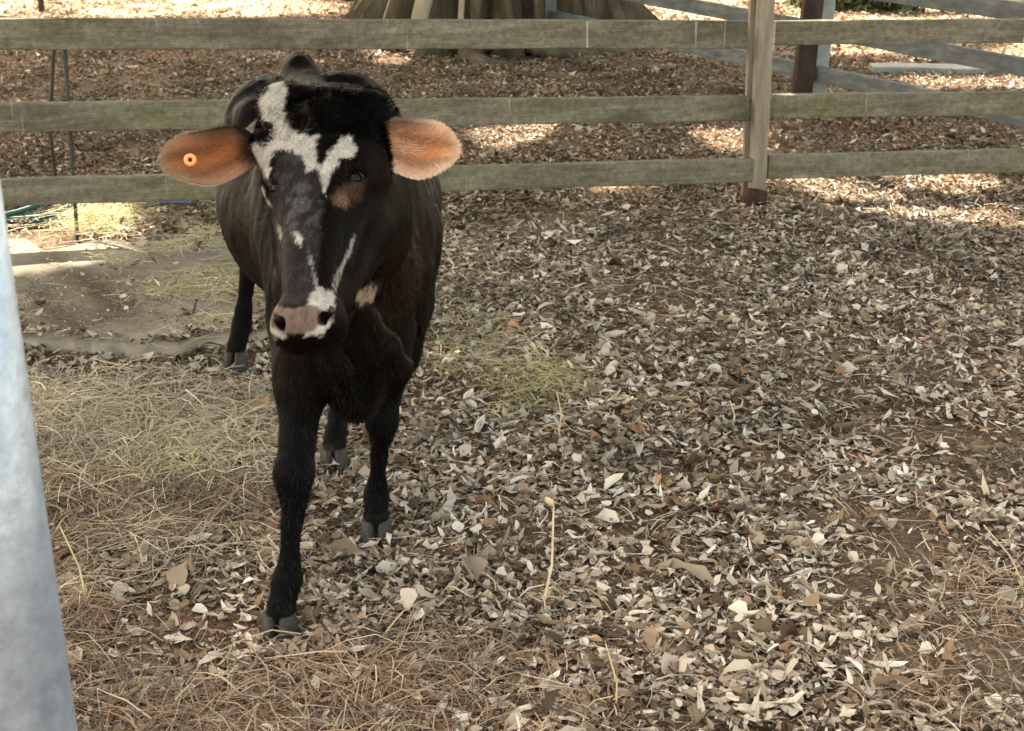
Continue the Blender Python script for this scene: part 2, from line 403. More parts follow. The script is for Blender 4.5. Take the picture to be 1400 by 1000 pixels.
# the larger single leaves lying on top, parts of the ground
protos = []
for i in range(14):
    L = np.array([random.uniform(.036, .068)]); nar = i % 3 != 2
    W = L * (random.uniform(.2, .3) if nar else random.uniform(.55, .8)); L = L if nar else L * .62; W = W if nar else W * .62
    col = PAL[[0, 1, 7, 2, 7, 0, 3][i % 7]][None] * random.uniform(.9, 1.15)
    v_, f_, c_ = make_leaves(np.zeros((1, 3)), L, W, np.zeros(1), np.array([random.gauss(0, .1)]), np.array([random.gauss(0, .25)]),
                             np.array([random.uniform(.2, .9)]), np.array([random.uniform(.1, .5)]), np.array([random.gauss(0, 1.5)]), col, True)
    o = mesh_np('leaf', v_, f_, M['leaf'], col=c_, smooth=True); protos.append(o.data)
    bpy.data.objects.remove(o)
cnt = 0
while cnt < 290:
    px_ = random.uniform(100, 1400); py_ = random.uniform(480, 1000) if random.random() < .8 else random.uniform(300, 480)
    g = G(px_, py_)
    if px_ < 340 and py_ < 620: continue
    o = bpy.data.objects.new('leaf', random.choice(protos)); COL.objects.link(o); o.parent = ground
    o.scale = [1 - .35 * sstep(g.y, 2.6, 4.0)] * 3
    o.location = (g.x, g.y, float(gh(g.x, g.y)) + .016); o.rotation_euler = (random.gauss(0, .2), random.gauss(0, .2), random.uniform(0, 6.28))
    cnt += 1

# ---- straw / dry stems as ribbons
def ribbons(pos, L, yaw, rise, bend, wid, col, seg=3, zbase=None):
    n_ = len(pos); t = np.linspace(0, 1, seg + 1)[None]
    ang = yaw[:, None] + bend[:, None] * (t - .5)
    dx = np.cos(ang) * L[:, None] / seg; dy = np.sin(ang) * L[:, None] / seg
    x = np.cumsum(dx, 1) - dx; y = np.cumsum(dy, 1) - dy
    arch = rise[:, None] * np.sin(np.pi * np.clip(t * 1.15, 0, 1)) * L[:, None]
    nx, ny_ = -np.sin(ang), np.cos(ang); w_ = wid[:, None] * (1 - .5 * t)
    tz = rng.uniform(-.6, .6, (n_, 1))
    A = np.stack([x + nx * w_, y + ny_ * w_, arch + tz * w_], -1); B = np.stack([x - nx * w_, y - ny_ * w_, arch - tz * w_], -1)
    V = np.stack([A, B], 2).reshape(n_, -1, 3) + pos[:, None]
    o = (np.arange(seg) * 2)[:, None]
    f = np.concatenate([o, o + 1, o + 3, o + 2], 1)
    F = (f[None] + (np.arange(n_) * (seg + 1) * 2)[:, None, None]).reshape(-1, 4)
    return V.reshape(-1, 3), F, np.repeat(col, (seg + 1) * 2, 0)
def straw_zone(poly, dens, pal, Lr, rise, zr, wid=.0011, edge=.12, clump=0, seed=0):
    a = np.array(poly); x0, y0 = a.min(0) - edge; x1, y1 = a.max(0) + edge
    n_ = int((x1 - x0) * (y1 - y0) * dens); x = rng.uniform(x0, x1, n_); y = rng.uniform(y0, y1, n_)
    k = rng.uniform(0, 1, n_) < sstep(inpoly(x, y, poly), -edge, edge)
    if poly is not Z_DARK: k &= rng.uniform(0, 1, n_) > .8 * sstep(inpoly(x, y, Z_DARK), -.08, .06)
    if clump: k &= rng.uniform(0, 1, n_) < sstep(vnoise(np.stack([x, y, x * 0], 1), clump, seed), .3, .65)
    x, y = x[k], y[k]; n_ = len(x)
    pal = np.array(pal); tone = vnoise(np.stack([x, y, x * 0], 1), 4, 5 + seed)[:, None]
    col = pal[rng.integers(0, len(pal), n_)] * rng.uniform(.75, 1.2, (n_, 1)) * (.45 + .95 * tone)
    pos = np.stack([x, y, gh(x, y) + padh(x, y) + rng.uniform(0, 1, n_) ** 1.5 * zr], 1)
    return ribbons(pos, rng.uniform(*Lr, n_), rng.uniform(0, 6.28, n_), rng.uniform(-.02, rise, n_), rng.normal(0, .55, n_), rng.uniform(.5, 1.6, n_) * wid, col)
HAYC = [(.56, .47, .33), (.48, .40, .27), (.64, .55, .40), (.33, .27, .17), (.41, .365, .25)]
YEL = [(.52, .44, .20), (.46, .40, .22), (.38, .34, .15)]
BRN = [(.36, .26, .175), (.26, .17, .105), (.47, .38, .27), (.18, .12, .075), (.30, .185, .11)]
Z_HEAP = zone([(100, 335), (120, 305), (150, 296), (190, 300), (180, 325), (140, 340)])
Z_Y = zone([(170, 620), (260, 590), (300, 610), (280, 650), (190, 660)])
Z_EDGE = zone([(570, 640), (640, 560), (760, 560), (760, 480), (640, 420), (615, 300), (590, 300)])
Z_BROT = [zone([(600, 950), (760, 820), (900, 900), (900, 1050), (600, 1050)]), zone([(1230, 800), (1400, 780), (1500, 1040), (1230, 1040)])]
parts = [straw_zone(Z_HAY, 12500, HAYC, (.05, .19), .16, .05, edge=.24), straw_zone(Z_MAT, 5200, HAYC[:3] + YEL, (.05, .16), .07, .02, clump=5),
         straw_zone(Z_PAD, 500, HAYC, (.05, .14), .05, .008), straw_zone(Z_H2, 7500, YEL + HAYC[:2], (.04, .12), .12, .03),
         straw_zone(Z_H3, 12000, YEL, (.04, .12), .12, .035), straw_zone(Z_HEAP, 9000, YEL, (.05, .15), .25, .10), straw_zone(Z_Y, 9000, YEL, (.04, .12), .14, .05),
         straw_zone(Z_EDGE, 1900, HAYC, (.04, .12), .12, .03, clump=4)]
V, F, C = join(parts); hay = mesh_np('hay', V, F, M['straw'], col=C); tag(hay, kind='stuff')
parts = [straw_zone(Z_TANGLE, 10500, BRN + [(.12, .075, .045)], (.05, .19), .2, .04, .0011, clump=5, seed=9)]
for z in Z_BROT: parts.append(straw_zone(z, 5000, BRN + [(.14, .08, .045)], (.04, .15), .18, .035, .0010, clump=5, seed=4))
Z_LEFT = zone([(40, 560), (300, 560), (380, 640), (360, 760), (180, 800), (40, 700)])
parts.append(straw_zone(Z_LEFT, 4500, HAYC[:4] + BRN[:3], (.05, .2), .2, .05, .0011, clump=4, seed=2))
wide = zone([(100, 1060), (1500, 1060), (1500, 280), (600, 280), (400, 500)])
parts.append(straw_zone(wide, 900, BRN + HAYC[:2], (.02, .12), .12, .03, .0013))
V, F, C = join(parts); dg = mesh_np('dry_grass', V, F, M['straw'], col=C); tag(dg, kind='stuff')

# fine crumbs of soil, chaff and leaf dust
x, y = sample_ground(1.5, 5.0, 4200); n_ = len(x)
pal = np.array([(.13, .085, .055), (.25, .18, .12), (.4, .33, .25), (.07, .045, .03), (.22, .11, .06)])
pos = np.stack([x, y, gh(x, y) + padh(x, y) + .002], 1)
V, F, C = make_leaves(pos, rng.uniform(.004, .014, n_), rng.uniform(.003, .008, n_), rng.uniform(0, 6.28, n_), rng.normal(0, .4, n_), rng.normal(0, .6, n_),
                      rng.normal(.3, .4, n_), rng.normal(.2, .3, n_), rng.normal(0, 1, n_), pal[rng.integers(0, 5, n_)] * rng.uniform(.8, 1.2, (n_, 1)), None)
k = np.ones(len(F), bool); tag(mesh_np('leaf_crumbs', V, F[k][:, :4], M['leaf'], col=C), kind='stuff')

# ------------------------------------------------------------------ near fence
fL = P(0, 262, 5.5); fR = P(1040, 231, 6.42)
fence = empty('timber_fence', (fR.x, fR.y, 0), 'near fence of weathered olive grey rails directly behind the black cow', 'fence')
def rail(name, pts, hh, hw, material, par):
    mb = MB()
    for a_, b_ in zip(pts[:-1], pts[1:]): mb.bar(a_, b_, hw, hh, 22, .0022)
    return fix(mb.build(name, material, par, bevel=.006))
def ext(a_, b_, t): return a_ + (b_ - a_) * t
left_rails = [((0, 46.5, .064), (1038, 47, .058)), ((0, 160.5, .060), (1032, 148, .060)), ((0, 263, .056), (1028, 232, .060))]
right_rails = [((1058, 45, .058), (1400, 42, .060)), ((1054, 145, .058), (1400, 141, .058)), ((1048, 228, .058), (1400, 219, .056))]
for (a_, b_) in left_rails:
    A = P(a_[0], a_[1], 5.5); B = P(b_[0], b_[1], 6.40)
    rail('rail', [ext(A, B, -.45), B], a_[2], .024, M['timber'], fence)
for (a_, b_) in right_rails:
    A = P(a_[0], a_[1], 6.46); B = P(b_[0], b_[1], 6.68)
    rail('rail', [A, ext(A, B, 2.2)], a_[2], .024, M['timber'], fence)
# posts: the one in view, and the ones at the far ends of the panels
pb = G(1034, 283); top = PY(1052, -120, pb.y + .01)
mb = MB(); mb.bar((pb.x, pb.y, -.12), (top.x, pb.y + .0, top.z), .037, .042, 14, .002, up=Vector((0, 1, 0)))
fix(mb.build('post', M['post'], fence, bevel=.006))
mb = MB(); mb.bar((pb.x - .044, pb.y + .085, -.12), (top.x - .044, pb.y + .085, top.z - .05), .014, .028, 14, .002, up=Vector((0, 1, 0)))
fix(mb.build('brace_post', M['post'], fence, bevel=.005))
mb = MB(); mb.tube([(pb.x - .015, pb.y - .03, -.03), (pb.x - .012, pb.y - .025, .05), (pb.x - .004, pb.y - .012, .085)], [.062, .058, .05], 14)
fix(mb.build('rusty_post_collar', M['rust'], fence))
AL = ext(P(0, 262, 5.5), P(1028, 231, 6.4), -.45); BR = ext(P(1048, 228, 6.46), P(1400, 219, 6.68), 2.2)
for q in (AL, BR):
    mb = MB(); mb.bar((q.x, q.y - .05, -.1), (q.x, q.y - .05, 1.45), .05, .05, 10, .002, up=Vector((0, 1, 0))); fix(mb.build('post', M['post'], fence, bevel=.006))

# ------------------------------------------------------------------ second fence
f2 = empty('timber_fence', (3.5, 9.3, 0), 'farther fence with blue grey rails slanting down rightwards past a dark post', 'fence')
D1, D2 = 11.6, 9.3
lines = [((1030, -34), (1400, 17)), ((1030, 24), (1400, 92)), ((1030, 82), (1400, 162))]
for k, (a_, b_) in enumerate(lines):
    A = P(a_[0], a_[1], 9.7); B = P(b_[0], b_[1], 8.0)
    rail('rail', [ext(A, B, -1.08), ext(A, B, .262)], .052, .022, M['greytimber'] if k else M['darktimber'], f2)
    rail('rail', [ext(A, B, .268), ext(A, B, 1.35)], .055, .022, M['greytimber'], f2)
q0 = G(1098, 138)
mb = MB(); mb.bar((q0.x - .02, q0.y, -.1), (q0.x + .05, q0.y, 1.5), .065, .05, 10, .003, up=Vector((0, 1, 0))); fix(mb.build('dark_post', M['darktimber'], f2, bevel=.006))
mb = MB(); mb.bar((q0.x + .125, q0.y + .12, -.1), (q0.x + .16, q0.y + .12, 1.5), .045, .045, 10, .003, up=Vector((0, 1, 0))); fix(mb.build('pale_post', M['greensteel'], f2, bevel=.006))
A = P(lines[2][0][0], lines[2][0][1], 9.7); B = P(lines[2][1][0], lines[2][1][1], 8.0)
for t in (-1.08, 1.35):
    q = ext(A, B, t); mb = MB(); mb.bar((q.x, q.y + .06, -.1), (q.x, q.y + .06, 1.4), .05, .05, 8, .003, up=Vector((0, 1, 0))); fix(mb.build('post', M['greytimber'], f2, bevel=.006))

# ------------------------------------------------------------------ galvanised pipe beside the camera
GX, GY, GR = -.3916 * .9 - .049, .9, .045
pipe = empty('pipe_post', (GX, GY, 0), 'thick galvanised steel pipe standing upright at the left edge, nearest the viewer', 'pipe')
mb = MB(); mb.tube([(GX, GY, -.05), (GX, GY, .5), (GX, GY, 1.0), (GX, GY, 1.62)], GR, 40); fix(mb.build('pipe', M['galv'], pipe, smooth=True))
mb = MB(); mb.tube([(GX, GY, 1.62), (GX, GY, 1.632), (GX, GY, 1.64)], [.049, .049, .03], 40); fix(mb.build('cap', M['galv'], pipe))

# ------------------------------------------------------------------ stakes, hose
def stake(pts, label):
    mb = MB(); mb.tube(pts, .0085, 6)
    o = mb.build('steel_stake', M['rod']); b0 = Vector(pts[0]); o.location = b0
    for v_ in o.data.vertices: v_.co = v_.co - b0
    return tag(o, label, 'stake', 'thin steel stakes behind the near fence')
b2 = G(106, 340); t2 = PY(87, 40, b2.y + .15)
stake([b2 - Vector((0, 0, .05)), b2.lerp(t2, .5), t2], 'taller thin dark steel stake reaching down to the pale concrete, right of its twin')
b1 = G(78, 262); t1 = PY(74, 60, b1.y); 
stake([b1 - Vector((0, 0, .05)), b1.lerp(t1, .45) + Vector((-.03, 0, 0)), t1], 'thin dark steel stake on the left, its foot hidden behind the lowest rail')
hp = []
for i in range(110):
    t = i / 109; an = t * 2 * math.pi * 3.2
    c = G(30 + 12 * math.sin(t * 5), 300)
    hp.append((c.x + (.30 + .05 * math.sin(an * 1.3)) * math.cos(an) , c.y + .42 * math.sin(an) * .6, .03 + .05 * t + .02 * math.sin(an * 2.1) + .03))
mb = MB(); mb.tube(hp, .0125, 8); hose = mb.build('garden_hose', M['hose'], smooth=True)
c = Vector(hp[0]); hose.location = c
for v_ in hose.data.vertices: v_.co -= c
tag(hose, 'coiled teal garden hose lying on the ground under the lowest rail at the far left', 'hose')
q = [G(100, 305), G(140, 292), G(180, 290), G(225, 285), G(262, 290)]
mb = MB(); mb.tube([(p.x, p.y, .035 + .015 * math.sin(i * 2)) for i, p in enumerate(q)], .012, 8); o = mb.build('pipe_length', M['hose2'], smooth=True)
c = Vector((q[0].x, q[0].y, 0)); o.location = c
for v_ in o.data.vertices: v_.co -= c
tag(o, 'grey blue length of hose lying in the hay beyond the lowest rail', 'hose')

# ------------------------------------------------------------------ fig tree
TX, TY = G(672, 78).x, G(672, 78).y + 1.2
fig = empty('fig_tree', (TX, TY, 0), 'huge old fig tree with fluted buttress roots behind the near fence', 'tree')
nt_, nz_ = 220, 46
th = np.linspace(0, 2 * math.pi, nt_, endpoint=False); zz = np.concatenate([np.linspace(-.1, 1.2, 26), np.linspace(1.35, 5.0, 20)])
TH, ZZ = np.meshgrid(th, zz)
fl = np.abs(np.sin(TH * 6.5 + .8 * np.sin(TH * 2) + .25 * ZZ)); fl2 = np.abs(np.sin(TH * 15 + 1.5 * np.sin(3 * TH) - .4 * ZZ))
ridge = 1 - fl
but = np.exp(-np.maximum(ZZ, 0) / .42)
R = .74 + .16 * np.exp(-ZZ / 1.2) - .18 * sstep(ZZ, 2.5, 5) + but * (.10 + .50 * ridge ** 1.6 * (.6 + .4 * np.sin(TH * 2 + 1))) + .44 * (ridge - .5) + .12 * (1 - fl2) + .015 * np.sin(TH * 40 + ZZ * 9)
V = np.stack([TX + R * np.cos(TH), TY + R * np.sin(TH), ZZ], -1).reshape(-1, 3)
i0 = np.arange(nz_ - 1)[:, None] * nt_ + np.arange(nt_)[None]; i1 = np.arange(nz_ - 1)[:, None] * nt_ + (np.arange(nt_)[None] + 1) % nt_
trunk = mesh_np('trunk', V, np.stack([i0.ravel(), i1.ravel(), i1.ravel() + nt_, i0.ravel() + nt_], 1), M['bark'], fig, smooth=True); fix(trunk)
for k in range(13):                                       # surface roots running out over the ground
    an = k * 2 * math.pi / 13 + random.uniform(-.15, .15); ln = random.uniform(.8, 1.5); pts = []; rr = []
    for i in range(9):
        t = i / 8; r_ = .9 + ln * t; a2 = an + .35 * math.sin(t * 3 + k)
        pts.append((TX + r_ * math.cos(a2), TY + r_ * math.sin(a2), .16 * (1 - t) ** 2 + .01 - .05 * t)); rr.append(.11 * (1 - t) + .025)
    mb = MB(); mb.tube(pts, rr, 10); fix(mb.build('root', M['bark'], fig, smooth=True))
# pale aerial roots leaning on the trunk front
for (x0, x1, r_) in ((592, 566, .075), (560, 520, .06), (633, 632, .028), (735, 742, .045), (650, 655, .05)):
    a_ = PY(x0, -60, TY - 1.22); b_ = G(x1, 73)
    pts = [Vector((b_.x, b_.y, -.03)).lerp(a_, i / 5) + Vector((.02 * math.sin(i * 2), 0, 0)) for i in range(6)]
    mb = MB(); mb.tube(pts, [r_ * 1.3, r_ * 1.1, r_, r_, r_ * .9, r_ * .8], 10)
    fix(mb.build('aerial_root', M['palebark'] if r_ in (.075, .028) else M['bark'], fig, smooth=True))
for k in range(9):
    an = k * 2 * math.pi / 9 + random.uniform(-.2, .2); ln = random.uniform(6, 10); pts = []; rr = []
    for i in range(8):
        t = i / 7; pts.append((TX + (.3 + ln * t) * math.cos(an + .2 * t), TY + (.3 + ln * t) * math.sin(an + .2 * t), 4.6 + 2.6 * t ** .6 + .3 * math.sin(4 * t + k))); rr.append(.3 * (1 - t) + .04)
    mb = MB(); mb.tube(pts, rr, 8); fix(mb.build('limb', M['bark'], fig, smooth=True))
# crown: leafy twigs; the gaps let the sun down on to the patches seen on the ground
LIT = [zone(z) for z in ([(-60, 352), (20, 336), (110, 334), (160, 330), (170, 312), (110, 306), (100, 336), (-60, 345)],
                         [(35, 372), (95, 360), (115, 366), (70, 384)], [(-60, 336), (165, 326), (168, 350), (-60, 358)],
                         [(1085, 243), (1130, 240), (1175, 262), (1235, 275), (1220, 292), (1170, 285), (1130, 262)],
                         [(1240, 240), (1320, 238), (1340, 252), (1290, 256)], [(1330, 290), (1380, 290), (1370, 300), (1335, 300)],
                         [(670, 183), (760, 178), (800, 190), (760, 200), (680, 196)], [(975, 180), (1040, 182), (1020, 208), (985, 200)],
                         [(505, 70), (540, 66), (560, 80), (520, 84)], [(840, 255), (865, 255), (865, 266), (840, 266)],
                         [(1120, 70), (1300, 62), (1500, 60), (1500, 84), (1180, 88)], [(1240, 109), (1500, 110), (1500, 124), (1290, 120)],
                         [(-200, -40), (480, -40), (470, 20), (350, 24), (200, 26), (-200, 18)],
                         [(850, -40), (1500, -40), (1500, 62), (1150, 60), (1000, 45), (860, 30)])]
ncan = 190000
cx = rng.uniform(-14, 8, ncan); cy = rng.uniform(-1.5, 27, ncan); cz = rng.uniform(5.6, 8.4, ncan)
gx = cx - SUN.x / SUN.z * cz; gy = cy - SUN.y / SUN.z * cz
keep = ((gx - .2) / 8.0) ** 2 + ((gy - 7.8) / 8.1) ** 2 < 1 + rng.normal(0, .06, ncan)
for z in LIT:
    lo = .20
    keep &= ~(inpoly(gx, gy, z) > -lo + rng.normal(0, .06, ncan))
cx, cy, cz = cx[keep], cy[keep], cz[keep]; n_ = len(cx); print('crown leaves', n_)
nv = rng.normal(0, 1, (n_, 3)); nv[:, 2] = np.abs(nv[:, 2]) + .8; nv /= np.linalg.norm(nv, axis=1, keepdims=True)
ta = np.cross(nv, rng.normal(0, 1, (n_, 3))); ta /= np.linalg.norm(ta, axis=1, keepdims=True); tb = np.cross(nv, ta)
s_ = rng.uniform(.10, .20, (n_, 1)); c0 = np.stack([cx, cy, cz], 1)
V = np.stack([c0 - ta * s_, c0 + tb * s_ * .6 + nv * .02, c0 + ta * s_, c0 - tb * s_ * .6 + nv * .02], 1).reshape(-1, 3)
col = np.array([(.045, .075, .022)]) * rng.uniform(.7, 1.4, (n_, 1))
crown = mesh_np('crown', V, np.arange(n_ * 4).reshape(-1, 4), M['figleaf'], fig, col=np.repeat(col, 4, 0)); fix(crown)

# ------------------------------------------------------------------ far shrubs, wall
def shrub(name, x0, x1, y0, y1, h, nleaf, label, cols, grp=None, ls=.05):
    root = empty(name, ((x0 + x1) / 2, (y0 + y1) / 2, 0), label, 'shrub', grp)
    cx_, cy_ = (x0 + x1) / 2, (y0 + y1) / 2
    nb = 14; bl = [(random.uniform(x0, x1), random.uniform(y0, y1), random.uniform(.1, h) if i_ % 3 == 0 else random.uniform(.08, .35), random.uniform(.2, .36) * min(h, 1)) for i_ in range(nb * 4)]
    idx = rng.integers(0, len(bl), nleaf); B = np.array(bl)[idx]; d = rng.normal(0, 1, (nleaf, 3)); d /= np.linalg.norm(d, axis=1, keepdims=True)
    c0 = B[:, :3] + d * B[:, 3:4] * rng.uniform(.5, 1.1, (nleaf, 1)); c0[:, 2] = np.abs(c0[:, 2])
    nv = rng.normal(0, 1, (nleaf, 3)); nv /= np.linalg.norm(nv, axis=1, keepdims=True); ta = np.cross(nv, d); ta /= np.linalg.norm(ta, axis=1, keepdims=True) + 1e-6; tb = np.cross(nv, ta)
    s_ = rng.uniform(.6, 1.3, (nleaf, 1)) * ls
    V = np.stack([c0 - ta * s_, c0 + tb * s_ * .45, c0 + ta * s_, c0 - tb * s_ * .45], 1).reshape(-1, 3)
    cols = np.array(cols); col = cols[rng.integers(0, len(cols), nleaf)] * rng.uniform(.7, 1.3, (nleaf, 1))
    fix(mesh_np('foliage', V, np.arange(nleaf * 4).reshape(-1, 4), M['shrub'], root, col=np.repeat(col, 4, 0)))
    for k in range(7):
        a_ = Vector((cx_ + random.uniform(-.25, .25) * (x1 - x0), cy_, -.05)); b_ = Vector(bl[k][:3])
        mb = MB(); mb.tube([a_, a_.lerp(b_, .5) + Vector((.05, 0, .1)), b_], [.025, .018, .008], 6); fix(mb.build('stem', M['bark'], root, smooth=True))
hx0 = G(1105, 24); hx1 = G(1268, 24)
GRN = [(.06, .08, .03), (.10, .12, .045), (.04, .055, .02), (.16, .16, .06)]
shrub('hedge', hx0.x + .2, hx1.x - .15, hx0.y + .5, hx0.y + 1.5, 1.3, 26000, 'long green shrub behind the second fence at the top right', GRN)
s0 = G(452, 6); shrub('shrub', s0.x - .3, s0.x + .35, s0.y + .3, s0.y + .9, .8, 2500, 'small green shrub left of the fig trunk at the top edge', GRN)
wl = G(1275, 12); wr = G(1560, 14)
wall = empty('low_wall', ((wl.x + wr.x) / 2, wl.y, 0), 'low cream rendered wall at the top right corner, beside the green shrub', 'wall')
mb = MB(); mb.bar((wl.x, wl.y + .6, .35), (wr.x + .5, wr.y + .6, .35), .12, .4, 4, 0); fix(mb.build('wall_face', M['render'], wall, bevel=.01))
mb = MB(); mb.bar((wl.x - .03, wl.y + .6, .78), (wr.x + .53, wr.y + .6, .78), .16, .03, 4, 0); fix(mb.build('coping', M['kerb'], wall, bevel=.006))
a_ = G(57, 18); mb = MB(); mb.tube([(a_.x, a_.y, -.05), (a_.x + .01, a_.y, .3), (a_.x - .02, a_.y, .7)], [.035, .03, .028], 8)
o = mb.build('short_stake', M['darktimber']); o.location = (a_.x, a_.y, 0)
for v_ in o.data.vertices: v_.co -= Vector((a_.x, a_.y, 0))
tag(o, 'short dark stake on sunlit ground at the top left above the fence', 'stake')
a_ = G(893, 10)

# ------------------------------------------------------------------ dead stalks
def stalk(base, tip, label, head=0, r=.0022):
    root = empty('dead_stalk', (base.x, base.y, 0), label, 'dry stalk')
    mid = base.lerp(tip, .5) + Vector((.012, 0, .0)); pts = [base - Vector((0, 0, .01)), base.lerp(mid, .5), mid, mid.lerp(tip, .5), tip]
    mb = MB(); mb.tube(pts, [r * 1.3, r * 1.1, r, r * .9, r * .6], 6); fix(mb.build('stem', M['stalk'], root, smooth=True))
    for k in range(5):
        s = base.lerp(tip, .12 + .05 * k); an = k * 2.4; e = s + Vector((math.cos(an) * .07, math.sin(an) * .05, -.01 - .008 * k))
        mb = MB(); mb.tube([s, s.lerp(e, .5) + Vector((0, 0, .015)), e], [r * .6, r * .5, r * .3], 5); fix(mb.build('twig', M['stalk'], root))
    if head:
        mb = MB(); mb.tube([tip - Vector((0, 0, .006)), tip + Vector((-.006, 0, .004)), tip + Vector((-.014, 0, .012)), tip + Vector((-.018, 0, .018))], [.002, head, head * .9, .002], 8)
        fix(mb.build('seed_head', M['stalk'], root, smooth=True))
M['stalk'] = m_noise('dry_stalk', [(.3, (.42, .30, .17)), (.7, (.60, .48, .31))], 30, .7, None, .2, .002)
stalk(G(738, 850), PY(757, 690, G(738, 850).y + .03), 'tall pale dead stalk with a seed head, standing alone in the leaves at lower centre', .008, .003)
stalk(G(763, 598), PY(761, 535, G(763, 598).y), 'short dead stalk in the yellow hay patch right of the cow', 0, .0025)
stalk(G(842, 985), PY(828, 880, G(842, 985).y), 'bent dead stalk near the bottom edge below the middle', 0, .002)
stalk(G(1000, 590), PY(998, 548, G(1000, 590).y), 'small pale stalk among grey leaves near the middle right', 0, .0025)
stalk(G(120, 830), PY(82, 720, G(120, 830).y), 'curving brown dead stalk beside the galvanised pipe', 0, .0022)
stalk(G(1400, 800), PY(1345, 718, G(1400, 800).y), 'thin dead stalk leaning left at the right edge', 0, .002)


# ------------------------------------------------------------------ the cow
# one continuous body: a field of smoothly joined muscles and bones, turned into a skin
def axis_pts(a, b, h=.007):
    return np.arange(a, b, h)
gxs = np.concatenate([np.arange(-1.12, -.58, .010), np.arange(-.58, -.20, .0045), np.arange(-.20, .02, .010)])
gys = np.concatenate([np.arange(2.22, 2.74, .0045), np.arange(2.74, 4.55, .010)])
gzs = np.concatenate([np.arange(.015, .76, .010), np.arange(.76, 1.26, .0045)])
FLD = np.full((len(gxs), len(gys), len(gzs)), .5, np.float32)
def sub(c0, c1, pad=.10):
    sl = []
    for g, a, b_ in ((gxs, c0[0], c1[0]), (gys, c0[1], c1[1]), (gzs, c0[2], c1[2])):
        i = max(0, np.searchsorted(g, a - pad)); j = min(len(g), np.searchsorted(g, b_ + pad)); sl.append(slice(i, max(j, i + 1)))
    return tuple(sl)
def pts_of(sl):
    return gxs[sl[0]][:, None, None], gys[sl[1]][None, :, None], gzs[sl[2]][None, None, :]
def smin(a, b_, k):
    h = np.maximum(k - np.abs(a - b_), 0) / k; return np.minimum(a, b_) - h * h * k * .25
def add(d, sl, k):
    FLD[sl] = smin(FLD[sl], d.astype(np.float32), k)
def carve(d, sl, k):
    FLD[sl] = -smin(-FLD[sl], d.astype(np.float32), k)
def cone(a, b_, r1, r2, k=.05, cut=False):
    a = np.array(a, float); b_ = np.array(b_, float); r = max(r1, r2)
    sl = sub(np.minimum(a, b_) - r, np.maximum(a, b_) + r); x, y, z = pts_of(sl); e = b_ - a; L = e @ e
    t = np.clip(((x - a[0]) * e[0] + (y - a[1]) * e[1] + (z - a[2]) * e[2]) / L, 0, 1)
    d = np.sqrt((x - a[0] - t * e[0]) ** 2 + (y - a[1] - t * e[1]) ** 2 + (z - a[2] - t * e[2]) ** 2) - (r1 + (r2 - r1) * t)
    (carve if cut else add)(d, sl, k)
def chain(pts, k=.05):
    for (a, r1), (b_, r2) in zip(pts[:-1], pts[1:]): cone(a, b_, r1, r2, k)
def ell(c, r, ax=None, k=.05, cut=False):
    """ax: 3 unit vectors of the ellipsoid"""
    c = np.array(c, float); rm = max(r); sl = sub(c - rm, c + rm); x, y, z = pts_of(sl)
    ax = np.eye(3) if ax is None else np.array(ax)
    q = [((x - c[0]) * a[0] + (y - c[1]) * a[1] + (z - c[2]) * a[2]) for a in ax]
    k0 = np.sqrt(sum((q[i] / r[i]) ** 2 for i in range(3))) + 1e-6; k1 = np.sqrt(sum((q[i] / r[i] ** 2) ** 2 for i in range(3))) + 1e-6
    (carve if cut else add)(k0 * (k0 - 1) / k1, sl, k)

th0 = math.atan(.19)                                   # the cow stands a little askew
BX = (math.cos(th0), math.sin(th0), 0); BY = (-math.sin(th0), math.cos(th0), 0); BZ = (0, 0, 1); BA = (BX, BY, BZ)
# trunk
ell((-.480, 3.42, .75), (.290, .50, .265), BA, .06)
ell((-.500, 3.60, .70), (.270, .42, .235), BA, .06)
ell((-.385, 3.00, .80), (.195, .30, .27), BA, .08)
ell((-.60, 3.97, .79), (.215, .26, .19), BA, .08)
cone((-.40, 2.98, 1.03), (-.50, 3.5, .975), .04, .04, .08); cone((-.50, 3.5, .975), (-.625, 4.0, .985), .04, .035, .08)
ell((-.745, 3.86, .895), (.06, .08, .05), BA, .08); ell((-.45, 3.92, .895), (.06, .08, .05), BA, .08)
ell((-.645, 4.06, 1.0), (.045, .09, .055), BA, .05)
ell((-.30, 2.98, .86), (.085, .14, .22), BA, .06); ell((-.50, 3.0, .86), (.085, .14, .22), BA, .06)   # shoulder blades
# chest and brisket
ell((-.365, 2.78, .72), (.155, .16, .17), None, .07)
ell((-.345, 2.72, .585), (.075, .12, .125), None, .06)
ell((-.34, 2.70, .50), (.048, .085, .060), None, .05)
# neck
HK = P(433, 130, 2.66); HM = P(404, 432, 2.36)           # poll and muzzle
cone((-.375, 2.80, .98), (-.40, 3.02, .98), .12, .13, .08)
cone((-.36, 2.76, .86), (-.37, 2.92, .80), .10, .16, .08)
cone((-.345, 2.72, .78), (-.35, 2.76, .62), .07, .08, .06)
# loose skin: dewlap and neck folds falling from the jaw to the brisket
def fold(pts, r, k=.016):
    pts = [P(*p) for p in pts]
    for a, b_ in zip(pts[:-1], pts[1:]): cone(a, b_, r, r, k)
fold([(462, 404, 2.69), (500, 436, 2.71), (532, 472, 2.745), (546, 505, 2.785), (538, 535, 2.81)], .020, .028)
fold([(440, 450, 2.69), (462, 500, 2.72), (478, 545, 2.76)], .018, .03)
fold([(505, 285, 2.78), (512, 350, 2.78), (502, 400, 2.72)], .020, .02)
fold([(535, 270, 2.90), (548, 360, 2.92), (555, 450, 2.92), (548, 500, 2.88)], .020, .022)
fold([(565, 290, 2.98), (578, 370, 2.99), (575, 450, 2.98)], .018, .022)
fold([(440, 410, 2.66), (475, 425, 2.67), (508, 398, 2.72)], .018, .02)
